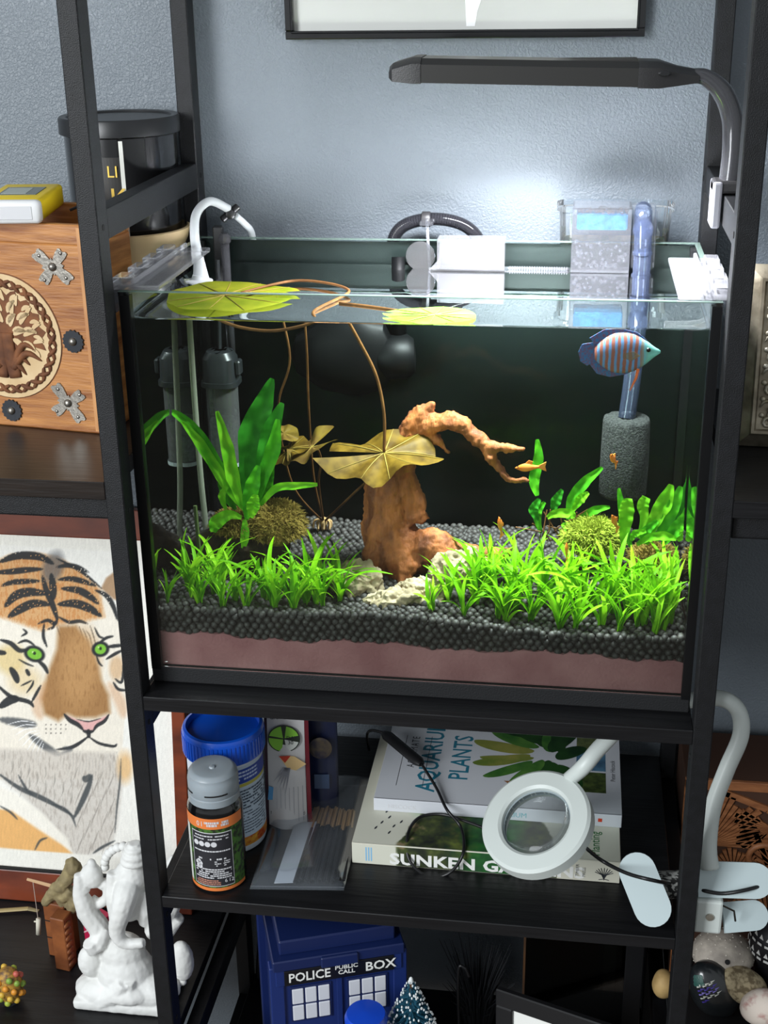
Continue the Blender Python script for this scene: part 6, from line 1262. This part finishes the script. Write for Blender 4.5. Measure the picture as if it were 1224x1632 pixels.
# ================================================================ RIGHT BAY
ZR = 26.2
silver = mat('aged_silver', '#a89e8a', .4, .65, col2='#6f6656', vscale=40, bump=.25, bscale=160); silver_hi = mat('worn_silver', '#cfc8b8', .35, .6, col2='#8f8466', vscale=60)
sf = thing('silver_frame', (75, 14, ZR), 'ornate silver scrollwork picture frame standing on the upper shelf', 'frame')
SM = frame((63.9, 13.2, ZR+.05), (1, -.06, 0), (-.02, .22, 1)); Wf, Hf, rw = 24, 19.5, 4.6
def rail(l0, l1, o_):          # moulded rail: outer low edge, raised inner scroll band
    q = MB(); q.M = SM; q.add(*rail_geo(l0, l1, o_)); q.build('frame_rail', silver, sf)
def rail_geo(l0, l1, o_):
    prof = [(0, -1.0), (0, .2), (1.3, 1.2), (1.5, 1.5), (1.8, 1.5), (2.0, 1.2), (rw-.3, 1.0), (rw, .6), (rw, -1.0)]; vs = []
    for e in (0, 1):
        for d, h in prof:
            if o_ == 'L': vs.append((d, (d if e == 0 else Hf-d), h))
            if o_ == 'R': vs.append((Wf-d, (d if e == 0 else Hf-d), h))
            if o_ == 'B': vs.append(((d if e == 0 else Wf-d), d, h))
            if o_ == 'T': vs.append(((d if e == 0 else Wf-d), Hf-d, h))
    n = len(prof); return vs, [(k, (k+1) % n, n+(k+1) % n, n+k) for k in range(n)]+[tuple(range(n)), tuple(range(n, 2*n))]
for s2 in 'LRBT': rail(0, 0, s2)
for k in range(9):                                        # scrolls along the left rail
    y_ = 2.6+k*1.75; q = MB(); q.M = SM
    pts = [(3.2+(.95-.11*j)*math.cos(j*.75+(math.pi if k % 2 else 0)), y_+(.95-.11*j)*math.sin(j*.75), 1.3) for j in range(8)]; q.tube(pts, [.1, .2, .24, .24, .22, .2, .2, .26], 6); q.build('scroll', silver_hi, sf, smooth=True)
    q = MB(); q.M = SM; q.ball((2.5, y_+.9, 1.35), (.3, .3, .2), 8, 6); q.build('scroll_bead', silver_hi, sf, smooth=True)
for k in range(9): q = MB(); q.M = SM; x_ = 3.6+k*2; q.tube([(x_+(.9-.1*j)*math.cos(j*.75), 3.2+(.9-.1*j)*math.sin(j*.75), 1.3) for j in range(8)], [.1, .2, .24, .24, .22, .2, .2, .26], 6); q.build('scroll', silver_hi, sf, smooth=True)
q = MB(); q.M = SM; q.box((rw, rw, -.6), (Wf-rw, Hf-rw, -.3)); q.build('picture', mat('frame_picture', '#6a6458', .5), sf)
# carved wooden panel box
cw = mat('carved_walnut', '#96603a', .55, col2='#744526', vscale=30, stretch=(1, 1, 4)); cwd = mat('carved_dark', '#3a2010', .8)
cbx = thing('carved_chest', (78, 26, ZB), 'brown wooden chest carved with fans of slats', 'chest')
KX, KY, KZ, KX1 = 62.5, 21.0, -22.0, 92
MB().box((KX, KY+.5, ZB+.01), (KX1, 33, KZ), .1).build('body', cwd, cbx)
for a, b_ in (((KX, KY, ZB+.01), (KX+1.6, KY+.6, KZ)), ((KX, KY, KZ-1.3), (KX1, KY+.6, KZ+.05))): MB().box(a, b_, .08).build('frame_strip', cw, cbx)
KF = frame((0, KY+.5, 0), (1, 0, 0), (0, 0, 1))
def slat(x0_, z0_, a, r0, r1, w0, w1):
    q = MB(); q.M = KF @ T((x0_, z0_, 0), (0, 0, a)); q.prism([(r0, -w0/2), (r1, -w1/2), (r1, w1/2), (r0, w0/2)], 0, .35); q.build('slat', cw, cbx)
def kp(px_, py_): p_ = at(px_, py_, y=KY); return p_.x, p_.z
for (c_, a0, a1, n, r0, r1) in ((kp(1126, 1348), 2, 96, 15, .9, 8.6), (kp(1168, 1392), 35, 145, 11, .5, 3.9), (kp(1232, 1322), 150, 232, 9, .6, 5.2), (kp(1150, 1480), 10, 80, 9, .8, 5.4), (kp(1226, 1470), 95, 170, 9, .6, 4.8), (kp(1250, 1395), 120, 200, 9, .6, 5.5)):
    for k in range(n):
        a = a0+(a1-a0)*k/(n-1); rr = r1*(.9+.1*math.sin(k*1.3)); slat(c_[0], c_[1], a, r0, rr, r0*math.radians(abs(a1-a0)/(n-1))*.7, rr*math.radians(abs(a1-a0)/(n-1))*.72)
for p0_, p1_, w_ in (((1112, 1248), (1224, 1292), .9), ((1224, 1292), (1290, 1340), .9), ((1140, 1462), (1224, 1412), 1.0), ((1224, 1412), (1290, 1372), 1.0), ((1205, 1330), (1224, 1380), .7)):
    (xa, za), (xb, zb2) = kp(*p0_), kp(*p1_); slat(xa, za, math.degrees(math.atan2(zb2-za, xb-xa)), 0, math.hypot(xb-xa, zb2-za), w_, w_)
cr_ = kp(1218, 1368); q = MB(); q.M = KF; ring = [(cr_[0]+2.0*math.cos(a), cr_[1]+2.0*math.sin(a), .35) for a in np.linspace(0, 6.28, 20)[:-1]]; q.tube(ring, .42, 8, closed=True); q.build('carved_ring', cw, cbx, smooth=True)
# tray of painted stones and shells
tr_ = thing('stone_tray', (71, 13, ZB), 'low black tray holding painted stones and shells', 'tray')
TX0, TX1, TY0, TY1 = 62.6, 82, 4.5, 19.5; ft = mat('tray_black', '#0d0d0f', .5)
MB().box((TX0, TY0, ZB+.01), (TX1, TY1, ZB+5.4), .3, 2).build('base', ft, tr_)
for a, b_ in (((TX0, TY0, ZB+5.3), (TX1, TY0+.5, ZB+5.8)), ((TX0, TY1-.5, ZB+5.3), (TX1, TY1, ZB+5.8))): MB().box(a, b_, .1).build('rim', ft, tr_)
ZT = ZB+5.42
def pebble(px_, py_, y_, r, m_, label, name='painted_stone', rot=(0, 0, 0), group=None, disp=.12, seed=1.0, extra=None):
    c_ = at(px_, py_, y=y_); t = thing(name, (c_.x, c_.y, c_.z-r[2]), label, 'stone' if 'stone' in name else 'shell', group)
    q = MB(); q.M = T(c_, rot); q.ball((0, 0, 0), r, 28, 18); q.M = Matrix.Identity(4)
    q.v = [p_+(p_-c_).normalized()*disp*mnoise.noise((p_-c_)*.6+Vector((seed, 0, 0))) for p_ in q.v]; q.build('body', m_, t, smooth=True)
    if extra: extra(t, T(c_, rot), r)
    return t
def on_ell(Mx, r, u, v, lift=.03):      # frame on an ellipsoid, u,v angles from its local -y/up direction
    d = Vector((math.sin(u)*math.cos(v), -math.cos(u)*math.cos(v), math.sin(v))); p_ = Vector((d.x*r[0], d.y*r[1], d.z*r[2])); nn = Vector((d.x/r[0], d.y/r[1], d.z/r[2])).normalized()
    xx = nn.orthogonal(); ref = Vector((0, 0, 1)); xx = ref.cross(nn); xx = xx.normalized() if xx.length > .01 else Vector((1, 0, 0)); return Mx @ frame(p_+nn*lift, xx, nn.cross(xx))
urch_m = mat('urchin', '#bdb3a6', .8, col2='#8d857c', vscale=45, bump=.5, bscale=200)
def urch_x(t, Mx, r):
    q = MB(); q.M = on_ell(Mx, r, .05, .45, .1); q.lathe([(.32, -.1), (.32, .04)], 14); q.build('hole', hole_dark, t)
    for k in range(10):
        for j in range(7):
            a = k*.628; v_ = 1.3-j*.3; q = MB() if j == 0 else q
            q.M = on_ell(Mx, r, a, v_, .02); q.ball((0, 0, 0), (.1, .1, .06), 6, 4)
        q.build('spine_row', mat('urchin_dot', '#d4ccc0', .8), t)
pebble(1152, 1520, 12.0, (3.9, 3.4, 3.0), urch_m, 'grey speckled sea urchin shell with a dark hole', 'urchin_shell', extra=urch_x)
dkst = mat('dark_stone', '#181b1d', .28, coat=.5)
def dots(t, Mx, r):
    for k in range(26):
        i, j = k % 6, k//6; q = MB(); q.M = on_ell(Mx, r, -.4+i*.16, .62-j*.13+.05*(i % 2), .03); q.prism([(-.34, -.1), (.3, .02), (-.34, .12)], 0, .03); q.build('paint_mark', mat('paint_%d' % (j % 3), ['#b8b8b0', '#3c2f86', '#7468b0'][j % 3], .5), t)
    for k in range(9): q = MB(); q.M = on_ell(Mx, r, -.6+k % 3*.2, .95-.12*(k//3), .03); q.lathe([(.3, 0), (.3, .03)], 8); q.build('paint_mark', mat('paint_green', '#12443c', .5), t)
pebble(1137, 1575, 8.6, (3.0, 2.6, 4.2), dkst, 'dark glossy stone painted with purple and white dots', extra=dots, rot=(0, -28, 0))
speck = mat('speckled_tan', '#a8997a', .85, col2='#6a5c44', vscale=130, bump=.3, bscale=220, contrast=(.45, .6))
pebble(1184, 1570, 8.4, (3.3, 2.2, 2.2), speck, 'speckled tan stone leaning on the urchin shell', rot=(0, 28, 0), seed=4)
pebble(1217, 1606, 5.8, (2.9, 2.0, 2.5), mat('pink_white_shell', '#cfc2b6', .7, col2='#b08a82', vscale=70, contrast=(.55, .7)), 'pale pink flecked round shell at the edge of the tray', 'round_shell', seed=6)
pebble(1216, 1542, 14.5, (3.6, 2.6, 2.2), mat('maroon_stone', '#4a0f16', .35), 'smooth maroon stone behind the speckled tan stone', seed=8)
pebble(1058, 1568, 11.0, (1.5, 1.7, 1.9), mat('tan_stone', '#b0925e', .7, col2='#8f7446', vscale=50), 'plain tan stone beside the rear of the shelf post', seed=9)
pot = thing('patterned_pot', (77, 13, ZT), 'black and white patterned round pot beside the chest', 'pot')
pc2 = at(1242, 1494, y=12); q = MB(); q.lathe([(1.8, ZT-.0), (2.2, ZT+.3), (2.6, pc2.z-3.6), (3.4, pc2.z-2), (3.7, pc2.z), (3.3, pc2.z+2), (2.4, pc2.z+3), (2.2, pc2.z+3.3)], 40, c=(pc2.x, pc2.y, 0)); q.build('body', mat('pot_black', '#15151a', .4), pot, smooth=40)
for j, (z_, r_) in enumerate(((-1.6, 3.5), (-.5, 3.68), (.7, 3.66), (1.7, 3.4))):
    for k in range(22): q = MB(); q.M = wrapM((pc2.x, pc2.y), r_+.02, k*16.4, pc2.z+z_); (q.prism([(-.3, -.35), (.3, -.35), (0, .35)], 0, .04) if j % 2 else q.box((-.32, -.12, 0), (.32, .2, .04))); q.build('pattern_mark', mat('pot_white', '#d4d4d0', .5), pot)
# cable hanging behind in the left of the bottom shelf
hc = thing('hanging_cord', (5, 30, -60), 'black cord hanging between shelf and wall under the bottles', 'cord')
MB().tube(spline([(4.5, 33, -28.9), (4.4, 33.4, -40), (2.5, 33.6, -55), (1.0, 33.8, -70), (.6, 33.6, -76)], 8), .5, 8).build('cord', black_plastic, hc, smooth=True)
